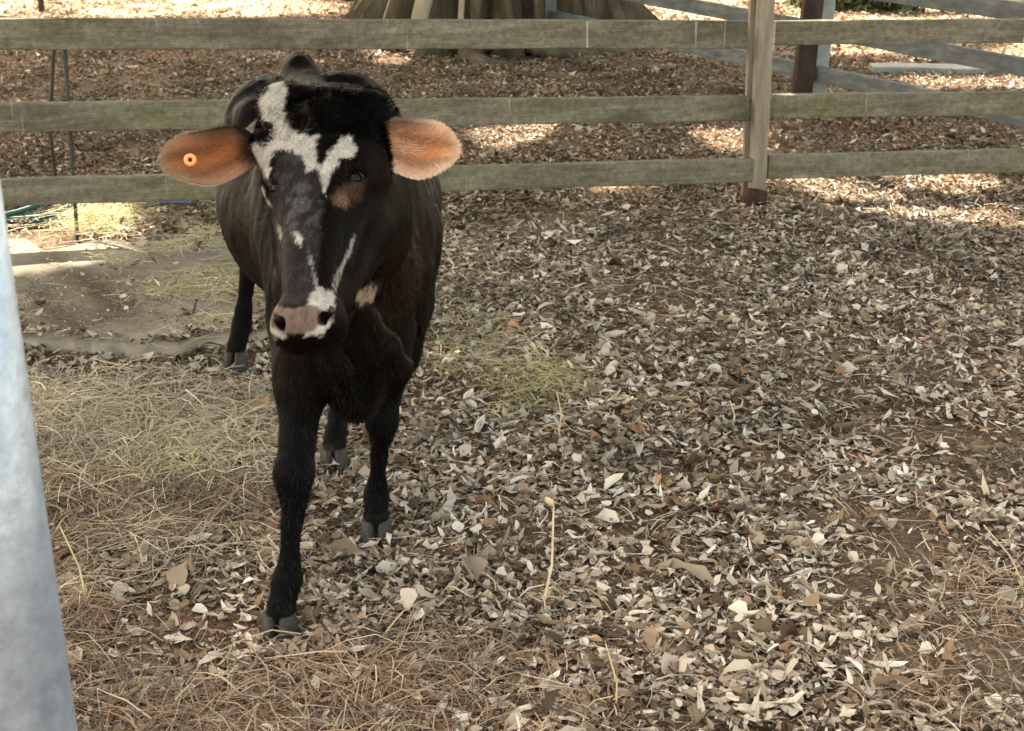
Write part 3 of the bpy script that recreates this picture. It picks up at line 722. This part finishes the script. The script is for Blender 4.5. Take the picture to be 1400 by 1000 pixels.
# fore legs
A_ = [((-.475, 2.90, .80), .10), ((-.462, 2.78, .64), .078), ((-.458, 2.66, .52), .052), ((-.460, 2.60, .43), .037), ((-.464, 2.568, .375), .038),
      ((-.467, 2.556, .325), .030), ((-.474, 2.548, .26), .020), ((-.485, 2.542, .17), .0205), ((-.492, 2.537, .128), .031), ((-.500, 2.522, .095), .026), ((-.505, 2.512, .066), .032)]
B_ = [((-.26, 3.00, .78), .10), ((-.262, 2.97, .62), .076), ((-.275, 2.94, .50), .054), ((-.300, 2.925, .41), .037), ((-.312, 2.925, .345), .035),
      ((-.317, 2.93, .295), .028), ((-.325, 2.945, .23), .020), ((-.334, 2.965, .15), .0205), ((-.337, 2.972, .115), .031), ((-.338, 2.957, .09), .026), ((-.338, 2.950, .064), .032)]
for c_ in (A_, B_): chain(c_, .018)
ell((-.464, 2.545, .370), (.041, .026, .042), None, .02); ell((-.312, 2.903, .340), (.040, .026, .040), None, .02)
ell((-.458, 2.68, .56), (.055, .06, .07), None, .03); ell((-.275, 2.95, .54), (.055, .06, .07), None, .03)
cone((-.492, 2.565, .120), (-.492, 2.585, .105), .012, .009, .015); cone((-.337, 3.0, .108), (-.337, 3.015, .095), .012, .009, .015)
# hind legs
C_ = [((-.50, 3.95, .85), .16), ((-.445, 3.75, .66), .125), ((-.455, 3.72, .50), .068), ((-.47, 3.74, .40), .042), ((-.475, 3.66, .30), .027), ((-.485, 3.52, .17), .024), ((-.490, 3.47, .125), .030), ((-.494, 3.41, .09), .027), ((-.496, 3.38, .07), .031)]
D_ = [((-.72, 4.00, .84), .15), ((-.76, 3.88, .66), .115), ((-.80, 4.00, .54), .060), ((-.845, 4.17, .43), .041), ((-.865, 4.21, .36), .030), ((-.895, 4.20, .19), .025), ((-.905, 4.20, .135), .031), ((-.915, 4.17, .095), .028), ((-.920, 4.155, .075), .032)]
for c_ in (C_, D_): chain(c_, .02)
# tail
chain([((-.645, 4.18, 1.0), .03), ((-.665, 4.27, .93), .024), ((-.67, 4.29, .78), .018), ((-.675, 4.30, .58), .014)], .02)

# head, in a frame of its own: u to the viewer's right, v down the face, w out of the forehead
K = np.array(HK); Mz = np.array(HM); LH = np.linalg.norm(Mz - K); hv = (Mz - K) / LH
cmid = (K + Mz) / 2; n0 = np.array([0, 0, CAM_H]) - cmid; n0 -= hv * (n0 @ hv); n0 /= np.linalg.norm(n0)
yawh = math.radians(-21); hu0 = np.cross(hv, n0); hu0 = hu0 if hu0[0] > 0 else -hu0
hw = n0 * math.cos(yawh) + hu0 * math.sin(yawh); hu = np.cross(hv, hw); hu = hu if hu[0] > 0 else -hu
HA = (hu, hv, hw)
s_h = LH / .46
def H(u, v_, w_): return K + hu * u * .89 * s_h + hv * v_ * s_h + hw * w_ * s_h
def hell(c, r, k=.03, cut=False): ell(H(*c), [q * s_h for q in r], HA, k, cut)
def hcone(a, b_, r1, r2, k=.03, cut=False): cone(H(*a), H(*b_), r1 * s_h, r2 * s_h, k, cut)
hell((0, .035, -.075), (.085, .075, .075), .04)           # poll
hell((0, -.012, -.085), (.05, .045, .05), .03)
hcone((-.108, -.072, -.080), (.075, -.028, -.092), .040, .046, .04); hell((-.088, -.012, -.076), (.050, .075, .048), .04); hell((-.055, .05, -.078), (.072, .07, .058), .04)
hell((0, .105, -.072), (.106, .105, .064), .04)             # forehead
hcone((0, .16, -.075), (0, .40, -.070), .072, .047, .04)  # bridge of the nose
hell((0, .27, -.035), (.040, .16, .020), .03)
for s in (-1, 1):
    hell((s * .080, .146, -.048), (.026, .034, .030), .03)     # brow bone over the eye
    hcone((s * .054, .19, -.140), (s * .030, .37, -.112), .052, .030, .04)   # cheek and jaw
    hell((s * .060, .17, -.15), (.045, .075, .075), .04)
    hcone((s * .070, .195, -.075), (s * .048, .31, -.070), .018, .012, .03)  # cheek ridge
    hell((s * .029, .428, -.060), (.031, .036, .038), .02)    # nostril wings
hell((0, .440, -.070), (.056, .034, .044), .03)           # muzzle pad
hell((0, .400, -.108), (.034, .036, .028), .03)           # chin and lower lip
hcone((0, .28, -.15), (0, .39, -.118), .042, .026, .03)
hcone((0, .10, -.12), (0, .12, -.22), .085, .10, .06)     # back of the skull into the neck
cone(H(-.06, .055, -.095), P(356, 198, 2.70), .030, .017, .03); cone(H(.06, .055, -.10), P(508, 192, 2.71), .034, .020, .03)    # ear bases
cone(H(0, .10, -.18), (-.375, 2.84, .96), .10, .13, .07)
for s in (-1, 1):                                         # nostrils, mouth corners, eye sockets
    hcone((s * .034, .450, -.036), (s * .048, .434, -.036), .0085, .0060, .006, True); hcone((s * .048, .434, -.036), (s * .047, .418, -.040), .0055, .0030, .006, True)
    hcone((s * .036, .444, -.030), (s * .040, .436, -.055), .0068, .005, .006, True)
    hell((s * .084, .168, -.027), (.014, .010, .013), .010, True)
    hcone((s * .052, .445, -.098), (s * .060, .36, -.108), .0035, .003, .006, True)
hcone((-.045, .468, -.095), (.045, .468, -.095), .003, .003, .006, True)

# naive surface nets on the uneven grid
def surface(Fd):
    ins = Fd < 0; nx, ny_, nz = Fd.shape
    c = ins[:-1, :-1, :-1].astype(np.int8).copy(); tot = np.zeros_like(c)
    for dx in (0, 1):
        for dy in (0, 1):
            for dz in (0, 1): tot += ins[dx:nx - 1 + dx, dy:ny_ - 1 + dy, dz:nz - 1 + dz]
    act = (tot > 0) & (tot < 8); ii, jj, kk = np.nonzero(act); n_ = len(ii)
    cid = np.full(act.shape, -1, np.int32); cid[ii, jj, kk] = np.arange(n_)
    acc = np.zeros((n_, 3)); cnt = np.zeros(n_)
    G3 = (gxs, gys, gzs)
    for ax in range(3):
        for p in (0, 1):
            for q in (0, 1):
                o = [p, q]; o.insert(ax, 0); o2 = list(o); o2[ax] = 1
                a = Fd[ii + o[0], jj + o[1], kk + o[2]]; b_ = Fd[ii + o2[0], jj + o2[1], kk + o2[2]]
                m_ = (a < 0) != (b_ < 0); t = np.where(m_, a / np.where(m_, a - b_, 1), 0)
                idx = [ii + o[0], jj + o[1], kk + o[2]]; pos = np.stack([G3[d][idx[d]] for d in range(3)], 1)
                nxt = G3[ax][idx[ax] + 1] - G3[ax][idx[ax]]; pos[:, ax] += t * nxt
                acc += pos * m_[:, None]; cnt += m_
    Vv = acc / cnt[:, None]
    Fs = []
    for ax in range(3):
        sl0 = [slice(1, -1)] * 3; sl0[ax] = slice(0, -1); sl1 = list(sl0); sl1[ax] = slice(1, None)
        a = ins[tuple(sl0)]; b_ = ins[tuple(sl1)]; x = np.nonzero(a != b_)
        base = [x[d] + (0 if d == ax else 1) for d in range(3)]; fl_ = a[x]
        d1, d2 = [d for d in range(3) if d != ax]
        def cell(s1, s2):
            q = list(base); q[d1] = q[d1] - s1; q[d2] = q[d2] - s2; return cid[q[0], q[1], q[2]]
        qd = np.stack([cell(1, 1), cell(0, 1), cell(0, 0), cell(1, 0)], 1)
        if ax == 1: fl_ = ~fl_
        qd[~fl_] = qd[~fl_][:, ::-1]; Fs.append(qd)
    return Vv, np.concatenate(Fs)
CV, CF = surface(FLD)
# relax once or twice along the skin
def relax(V_, F_, it, lam=.5):
    e = np.concatenate([F_[:, [0, 1]], F_[:, [1, 2]], F_[:, [2, 3]], F_[:, [3, 0]]])
    for _ in range(it):
        s_ = np.zeros_like(V_); c = np.zeros(len(V_))
        for d in range(3): s_[:, d] = np.bincount(e[:, 0], V_[e[:, 1], d], len(V_)) + np.bincount(e[:, 1], V_[e[:, 0], d], len(V_))
        c = np.bincount(e[:, 0], minlength=len(V_)) + np.bincount(e[:, 1], minlength=len(V_))
        V_ = V_ + (s_ / c[:, None] - V_) * lam
    return V_
CV = relax(CV, CF, 3)
def normals(V_, F_):
    fn = np.cross(V_[F_[:, 2]] - V_[F_[:, 0]], V_[F_[:, 3]] - V_[F_[:, 1]]); n_ = np.zeros_like(V_)
    for k in range(4):
        for d in range(3): n_[:, d] += np.bincount(F_[:, k], fn[:, d], len(V_))
    return n_ / (np.linalg.norm(n_, axis=1, keepdims=True) + 1e-9)
CN = normals(CV, CF)
# shallow muscle and skin relief, wrinkles on neck and knee
rel = (vnoise(CV, 16, 1) - .5) * .006 + (vnoise(CV * np.array([1, 1, .35]), 45, 2) - .5) * .005 * sstep(CV[:, 2], .42, .6)
inhead = ((CV - K) @ hv < LH * 1.2) & ((CV - K) @ hw > -.26 * s_h) & (CV[:, 1] < 2.80) & (CV[:, 2] > .74)
CV = CV + CN * (rel * np.where(inhead, .25, 1))[:, None]
CN = normals(CV, CF)

# coat pattern and a painted fold highlight, fixed to the skin
BLACK = np.array((.0020, .0016, .0015)); BROWN = np.array((.012, .0062, .0030)); WHITE = np.array((.32, .295, .26)); PINK = np.array((.13, .090, .077)); TAN = np.array((.26, .15, .085)); GREY = np.array((.030, .028, .028))
q = lambda pts: [(300 + .22 * a, 60 + .22 * b_) for a, b_ in pts]
W_MAIN = q([(330, 205), (400, 235), (418, 310), (405, 400), (430, 490), (490, 560), (615, 568), (605, 690), (612, 745), (640, 745), (690, 660), (770, 580), (820, 566), (852, 660), (830, 720), (760, 710), (700, 800), (655, 935), (630, 860), (600, 765), (545, 800), (530, 730), (490, 685), (420, 660), (350, 670), (318, 720), (312, 870), (285, 830), (240, 740), (185, 670), (210, 600), (290, 635), (335, 590), (345, 540), (320, 490), (262, 470), (245, 340), (290, 300)])
W_LIST = [W_MAIN, [(352, 250), (360, 258), (371, 284), (364, 276)], [(379, 306), (385, 312), (387, 332), (382, 326)], [(400, 320), (408, 314), (418, 328), (412, 336), (402, 330)],
          [(418, 330), (422, 334), (430, 370), (438, 396), (431, 396), (425, 368)], [(434, 392), (446, 396), (459, 396), (458, 420), (455, 440), (445, 459), (415, 460), (424, 448), (440, 438), (434, 420), (418, 418), (424, 406)],
          [(455, 398), (460, 372), (476, 340), (484, 318), (486, 326), (478, 350), (464, 380), (461, 400)], [(352, 406), (365, 410), (372, 438), (388, 456), (400, 462), (376, 464), (358, 446)]]
P_NOSE = [(363, 414), (372, 416), (398, 422), (424, 417), (440, 424), (442, 440), (430, 452), (408, 457), (386, 457), (370, 448)]
T_EYE = [(456, 268), (464, 256), (478, 248), (493, 240), (500, 246), (494, 272), (478, 284), (460, 282)]
FOLD_LIGHT = [(478, 408), (490, 400), (506, 390), (513, 394), (511, 412), (496, 416)]  # highlight on a throat skin fold, painted in as tan colour
px_, py_ = proj(CV); face = (CN @ hw) > -.15
nz1 = (vnoise(CV, 170, 3) - .5) * 7 + (vnoise(CV, 60, 6) - .5) * 4
# base coat: black, sun-browned on neck and flank
bn = sstep(vnoise(CV * np.array([1, 1, .5]), 7, 4), .5, .75) * sstep(CV[:, 2], .45, .6) * .28
bn = np.maximum(bn, sstep(np.hypot(CV[:, 0] + .25, (CV[:, 2] - .85) * .6), .20, .05) * sstep(CV[:, 1], 3.1, 2.9) * .55)
bn = np.where(inhead & face, bn * .15, bn)
CC = BLACK + (BROWN - BLACK) * bn[:, None]
leg = (CV[:, 2] < .48)[:, None]; CC = np.where(leg, np.array((.0032, .0032, .0036)), CC)
def paint(m_, c): 
    global CC
    CC = CC * (1 - m_[:, None]) + c * m_[:, None]
hm = (inhead & face).astype(float)
paint(hm * sstep(inpoly(px_, py_, [(378, 215), (400, 205), (425, 215), (440, 240), (438, 330), (432, 380), (440, 400), (420, 420), (382, 416), (374, 400), (378, 330), (366, 280)]), -4, 6) * (.55 + .45 * sstep(vnoise(CV, 27, 8) * .6 + vnoise(CV, 90, 3) * .4, .35, .7)), GREY * .75)
paint(hm * sstep(inpoly(px_, py_, [(385, 235), (440, 250), (440, 320), (420, 335), (385, 320)]), -8, 12) * sstep(vnoise(CV, 50, 2) * .6 + vnoise(CV, 120, 3) * .4, .45, .7) * .7, GREY * 2.2)
for i, pl in enumerate(W_LIST): paint(hm * sstep(inpoly(px_, py_, pl) + nz1 * .9, -2.2 if i in (0, 5) else -1.2, 3.0) * (.6 if i in (4, 6) else 1), WHITE)
paint(hm * sstep(inpoly(px_, py_, T_EYE) + nz1, -6, 7) * .6, TAN * .22)
paint(hm * sstep(10 - np.hypot(px_ - 467, (py_ - 273)) + nz1, -5, 6) * .55, TAN * .7)
paint(hm * sstep(inpoly(px_, py_, P_NOSE) + nz1 * .5, -2, 3), PINK)
paint(hm * sstep(inpoly(px_, py_, P_NOSE), 3, 12) * sstep(vnoise(CV, 80, 12), .45, .75) * .5, np.array((.10, .055, .045)))
chest = ((CV[:, 1] < 2.85) & ~inhead & (CN[:, 1] < 0.2)).astype(float) + (CV[:, 1] < 2.85) * inhead * ((CV - K) @ hw < -.12)
dep_ = CV[:, 1] * CP + (CAM_H - CV[:, 2]) * SP; inp_ = (inpoly(px_, py_, FOLD_LIGHT) > -2) & (CN @ np.array([0, -.93, .36]) > 0)
chest = chest * (dep_ < dep_[inp_].min() + .22)
paint(np.clip(chest, 0, 1) * sstep(inpoly(px_, py_, FOLD_LIGHT) + nz1, -3, 4) * .8, np.array((.30, .22, .15)))
paint(sstep(CV[:, 2], .09, .05) * ((CV[:, 0] > -.56) & (CV[:, 1] > 3.2)) * .6, PINK * .7)     # pale coronet on one hind foot
for s in (-1, 1):                                         # dark inside the nostrils
    dn = np.linalg.norm(CV - H(s * .041, .440, -.042), axis=1); paint(sstep(dn, .019 * s_h, .010 * s_h), np.array((.012, .006, .005)))
cow = empty('cow', (-.45, 3.0, 0), 'black cow with a white blaze and orange ears, walking towards the viewer', 'cow')
body = mesh_np('body', CV, CF, M['coat'], cow, col=CC, smooth=True); fix(body)
print('cow verts', len(CV))

# short coat: fine blades lying down along the body
def blades(P0, Nn, flow, L, wid, col, name, par, lift=.3):
    n_ = len(P0); d = flow + Nn * lift + rng.normal(0, .12, (n_, 3)); d /= np.linalg.norm(d, axis=1, keepdims=True)
    s_ = np.cross(d, Nn); s_ /= np.linalg.norm(s_, axis=1, keepdims=True) + 1e-6; L = L[:, None]
    mid = P0 + d * L * .55 ; tip = P0 + d * L - Nn * L * .12 * np.sign(lift)
    V_ = np.stack([P0 - s_ * wid, P0 + s_ * wid, mid + s_ * wid * .7, mid - s_ * wid * .7, tip], 1).reshape(-1, 3)
    b_ = (np.arange(n_) * 5)[:, None]
    F_ = np.concatenate([b_ + np.array([[0, 1, 2]]), b_ + np.array([[0, 2, 3]]), b_ + np.array([[3, 2, 4]])])
    o = mesh_np(name, V_, F_, M['hair'], par, col=np.repeat(col, 5, 0)); fix(o); return o
vis = (CV[:, 1] < 4.4) & ((CN @ np.array([0, -.93, .36])) > -.35)
cand = np.nonzero(vis)[0]
hu_ = (CV - K) @ hu / s_h; hv_ = (CV - K) @ hv / s_h; hw_ = (CV - K) @ hw / s_h
bare = inhead & face & (hv_ > .395)
cand = cand[~bare[cand]]
sel = rng.choice(cand, min(105000, len(cand)), replace=False)
flow = np.where(inhead[sel][:, None], hv[None], np.array([[0.0, .35, -.95]])); 
Nn = CN[sel]; flow = flow - Nn * np.sum(flow * Nn, 1, keepdims=True); flow /= np.linalg.norm(flow, axis=1, keepdims=True) + 1e-6
L = np.where(inhead[sel], .009, .016) * rng.uniform(.7, 1.3, len(sel))
hc = CC[sel] * rng.uniform(.7, 1.6, (len(sel), 1)); r_ = rng.uniform(0, 1, len(sel)); wh_ = CC[sel][:, 0] > .15
hc[(r_ < .16) & ~wh_] = hc[(r_ < .16) & ~wh_] * 2.5 + np.array((.008, .005, .003)); hc[(r_ < .10) & wh_] = np.array((.02, .015, .013))
tag(blades(CV[sel] - Nn * .001, Nn, flow, L, .0007, hc, 'coat_hair', cow), kind='stuff')
# woolly topknot on the poll
top = np.nonzero(inhead & (hv_ < .085) & (hv_ > -.08) & (hw_ > -.13) & (CN[:, 2] > -.1) & (hu_ > -.17) & (hu_ < .125))[0]
sel = rng.choice(top, min(len(top), 7000)); Nn = CN[sel]; n_ = len(sel)
rad = Nn * .45 + hu[None] * (hu_[sel][:, None] * 5 + .35) + hv[None] * .35 + (vnoise(CV[sel], 40, 3)[:, None] - .5) * hu[None] * 1.8 + hv[None] * (vnoise(CV[sel], 33, 5)[:, None] - .5) * 1.6
rad /= np.linalg.norm(rad, axis=1, keepdims=True)
wl_ = (vnoise(CV[sel], 28, 7) * .7 + .3) * (.35 + .45 * sstep(hu_[sel], -.10, .02)) * (1 - .6 * sstep(hu_[sel], .05, .12)) + .2
iswh = CC[sel][:, 0] > .2
blades(CV[sel], Nn, rad, .028 * wl_ * rng.uniform(.5, 1.2, n_) * np.where(iswh, .45, 1), .0008, CC[sel] * rng.uniform(.8, 1.6, (n_, 1)), 'topknot', cow, .25)

# ears: cupped leaves of skin with long pale fringe
def ear(root, tip, half, facing, tagged, side):
    root, tip = Vector(root), Vector(tip); t = tip - root; L = t.length; t.normalize()
    nrm = Vector(facing); nrm = (nrm - t * nrm.dot(t)).normalized(); up = t.cross(nrm)
    if up.z < 0: up = -up
    nu, nv_ = 34, 22; V_ = []; C_ = []; 
    for sidek in (0, 1):
        for i in range(nu):
            a = i / (nu - 1); aq = .05 + .95 * a; prof = half * math.sqrt(max(0, 1 - abs(2 * aq - 1.0) ** 2.0 / 1.0))
            prof = max(prof, .018 if a < .2 else .002)
            for j in range(nv_):
                b_ = j / (nv_ - 1) * 2 - 1
                cup = -.032 * (1 - b_ * b_) * math.sin(math.pi * min(1, a + .18)) - (.018 * (1 - a) ** 2)
                p = root + t * (L * a) + up * (prof * b_) + nrm * (cup - sidek * .004 * (1 - b_ ** 4)) + up * (-.012 * a * a + .004 * math.sin(a * 9))
                V_.append(p)
                ns = random.uniform(.85, 1.15)
                streak = .5 + .5 * math.sin(b_ * 7 + a * 4) 
                if sidek == 0:
                    edge = max(abs(b_) ** 3, sstep(a, .8, 1.0)); core = np.array((.50, .195, .075)) * (.55 + .6 * streak) if not tagged else np.array((.31, .095, .026)) * (.55 + .6 * streak)
                    rim = np.array((.62, .42, .30)) if not tagged else np.array((.26, .165, .105))
                    c = core * (1 - edge) + rim * edge
                    dk = min(1, max(0, 1 - a / .24) + .75 * float(sstep(b_, .45, 1.0)) * float(sstep(a, .85, .35))); c = c * (1 - dk) + np.array((.02, .012, .008)) * dk
                else: c = np.array((.012, .009, .008))
                C_.append(c * ns)
    F_ = []; nn = nu * nv_
    for i in range(nu - 1):
        for j in range(nv_ - 1):
            o = i * nv_ + j; F_.append((o, o + nv_, o + nv_ + 1, o + 1)); F_.append((nn + o, nn + o + 1, nn + o + nv_ + 1, nn + o + nv_))
    bd = [j for j in range(nv_)] + [i * nv_ + nv_ - 1 for i in range(1, nu)] + [(nu - 1) * nv_ + j for j in range(nv_ - 2, -1, -1)] + [i * nv_ for i in range(nu - 2, 0, -1)]
    for a, b_ in zip(bd, bd[1:] + bd[:1]): F_.append((a, b_, b_ + nn, a + nn))
    e = mesh_np('ear', np.array([tuple(v_) for v_ in V_]), np.array(F_), M['earskin'], cow, col=np.array(C_), smooth=True); fix(e)
    # hair inside the ear and a fringe round the rim
    Va = np.array([tuple(v_) for v_ in V_])[:nn]; Ca = np.array(C_)[:nn]
    n_ = 9000; i_ = rng.integers(0, nu - 1, n_); j_ = rng.integers(0, nv_, n_); ix = i_ * nv_ + j_
    fr = rng.uniform(0, 1, (n_, 1)); p0 = Va[ix] * (1 - fr) + Va[np.minimum(ix + nv_, nn - 1)] * fr
    bb = (j_ / (nv_ - 1) * 2 - 1)[:, None]; aa = (i_ / (nu - 1))[:, None]
    fl_ = np.array(t)[None] * (.8 - .3 * aa) + np.array(up)[None] * bb * 1.1 + rng.normal(0, .18, (n_, 3))
    fl_ /= np.linalg.norm(fl_, axis=1, keepdims=True); Nq = np.repeat(np.array(nrm)[None], n_, 0)
    pale = np.array((.66, .45, .31)) if not tagged else np.array((.30, .19, .12))
    mixk = np.clip(np.abs(bb) ** 2 * .9 + rng.uniform(-.2, .35, (n_, 1)), 0, 1)
    stk = sstep(vnoise(np.concatenate([bb * 3.5, aa * 1.5, aa * 0 + side], 1), 1.6, 3), .45, .7)[:, None]; mixk = np.clip(mixk + stk * .55 * (aa > .15) * (0.35 if tagged else 1), 0, 1)
    colr = (Ca[ix] * (1 - mixk) + pale * mixk) * rng.uniform(.8, 1.2, (n_, 1)); dk = np.clip(sstep(aa, .24, .05) * .9 + .8 * sstep(bb, .45, 1.0) * sstep(aa, .85, .35), 0, 1)
    colr = colr * (1 - dk) + np.array((.015, .01, .008)) * dk
    blades(p0, Nq, fl_, rng.uniform(.007, .018, n_) * (1 - .55 * np.abs(bb[:, 0]) ** 3), .0004, colr, 'ear_hair', e, .22)
    return e, t, nrm, up, root, L
eL = H(-.118, .078, -.085); eR = H(.118, .07, -.085)
tL = P(221, 216, 2.66); tR = P(625, 197, 2.74)
e1 = ear(P(352, 205, 2.69), tL, .055, (0.12, -1, .25), True, -1)
e2 = ear(P(512, 202, 2.70), tR, .059, (-.05, -1, .20), False, 1)
# round ear tag with a dark hole
ec, t, nrm, up, root, L = e1
c = P(260, 219, 2.63)
mb = MB(); v_ = []; f_ = []; ns = 28
rings = [(.0035, -.004), (.0045, .002), (.0075, .0035), (.0118, .002), (.0128, -.001), (.0125, -.006)]
for r_, h_ in rings:
    for k in range(ns):
        an = 2 * math.pi * k / ns; v_.append(c + (t * math.cos(an) + up * math.sin(an)) * r_ + nrm * h_)
for i in range(len(rings) - 1):
    for k in range(ns): f_.append((i * ns + k, i * ns + (k + 1) % ns, (i + 1) * ns + (k + 1) % ns, (i + 1) * ns + k))
mb.add(v_, f_); fix(mb.build('ear_tag', M['tag'], ec, smooth=True))
mb = MB(); v_ = [c + nrm * .0022]; f_ = []
for k in range(ns): an = 2 * math.pi * k / ns; v_.append(c + (t * math.cos(an) + up * math.sin(an)) * .0062 + nrm * .0012)
for k in range(ns): f_.append((0, 1 + k, 1 + (k + 1) % ns))
mb.add(v_, f_); fix(mb.build('ear_tag_stud', M['taghole'], ec, smooth=True))
# eyes with lids
def ball(c, r, name, material, par, ax=None, n=16):
    v_ = []; f_ = []; ax = ax or ((1, 0, 0), (0, 1, 0), (0, 0, 1)); A3 = [Vector(a) for a in ax]
    for i in range(n + 1):
        la = math.pi * i / n
        for k in range(n * 2):
            lo = math.pi * k / n; v_.append(Vector(c) + A3[0] * (r[0] * math.sin(la) * math.cos(lo)) + A3[1] * (r[1] * math.sin(la) * math.sin(lo)) + A3[2] * (r[2] * math.cos(la)))
    for i in range(n):
        for k in range(n * 2): f_.append((i * 2 * n + k, i * 2 * n + (k + 1) % (2 * n), (i + 1) * 2 * n + (k + 1) % (2 * n), (i + 1) * 2 * n + k))
    mb = MB(); mb.add(v_, f_); return fix(mb.build(name, material, par, smooth=True))
for s in (-1, 1):
    e = ball(H(s * .073, .168, -.037), (.0145, .0145, .0145), 'eye', M['eye'], cow)
    mb = MB(); pts = []
    for k in range(13):
        an = math.pi * (k / 12) ; pts.append(Vector(H(s * (.076 - .014 * math.cos(an)), .167 - .010 * math.sin(an), -.031 + .008 * math.cos(an) + .003 * math.sin(an))))
    mb.tube(pts, [.001] + [.0025] * 11 + [.001], 8); fix(mb.build('eyelid', M['lid'], cow, smooth=True))
# hooves: two claws each, with dew claws
def hoof(x, y, yaw):
    hz = 1.25
    for s in (-1, 1):
        v_ = []; f_ = []; n = 14; c0 = math.cos(yaw); s0 = math.sin(yaw)
        for (h_, w_, l0, l1) in ((-.005, .0225, -.030, .058), (.012, .0220, -.030, .053), (.032, .0195, -.027, .038), (.050, .018, -.022, .020)):
            for k in range(n):
                an = 2 * math.pi * k / n; lx = math.cos(an); ly = math.sin(an)
                a = s * .0195 + lx * w_ * (1 - .35 * max(0, ly) ** 2) - s * .004 * max(0, ly); b_ = (l1 if ly > 0 else -l0) * ly
                v_.append((x + a * c0 + b_ * s0, y + a * s0 - b_ * c0, h_ * hz))
        for i in range(3):
            for k in range(n): f_.append((i * n + k, i * n + (k + 1) % n, (i + 1) * n + (k + 1) % n, (i + 1) * n + k))
        f_.append(tuple(range(n - 1, -1, -1))); f_.append(tuple(range(3 * n, 4 * n)))
        mb = MB(); mb.add(v_, f_); fix(mb.build('hoof', M['hoof'], cow, smooth=True, bevel=.003))
for x, y, yw in ((-.508, 2.50, -.1), (-.338, 2.94, .05), (-.497, 3.365, 0), (-.924, 4.14, -.1)): hoof(x, y, yw)
for (x, y, z) in ((-.492, 2.56, .115), (-.337, 2.995, .10), (-.490, 3.49, .11), (-.905, 4.22, .12)):
    for s in (-1, 1):
        ball((x + s * .020, y + .012, z - .012), (.009, .010, .014), 'dew_claw', M['hoof'], cow, n=8)
for (x, y, z) in ((-.503, 2.515, .072), (-.338, 2.952, .068), (-.495, 3.385, .072), (-.92, 4.158, .075)):
    n_ = 900; an = rng.uniform(0, 6.28, n_); nn_ = np.stack([np.cos(an), np.sin(an), an * 0], 1)
    p0 = np.array([[x, y, z]]) + nn_ * .029 + np.stack([an * 0, an * 0, rng.uniform(-.008, .018, n_)], 1)
    blades(p0, nn_, np.repeat(np.array([[0, 0, -1.]]), n_, 0), rng.uniform(.012, .026, n_), .0006, np.repeat(np.array([[.006, .005, .005]]), n_, 0) * rng.uniform(.6, 2.2, (n_, 1)), 'fetlock_hair', cow, .3)
# tail switch
mb = MB(); n_ = 500; p0 = np.repeat(np.array([[-.675, 4.30, .60]]), n_, 0) + rng.normal(0, .008, (n_, 3)); fl_ = np.repeat(np.array([[0, .05, -1.]]), n_, 0) + rng.normal(0, .12, (n_, 3))
blades(p0, np.repeat(np.array([[0, 1., 0]]), n_, 0), fl_, rng.uniform(.15, .28, n_), .001, np.repeat(BLACK[None], n_, 0) * 2, 'tail_switch', cow, .02)
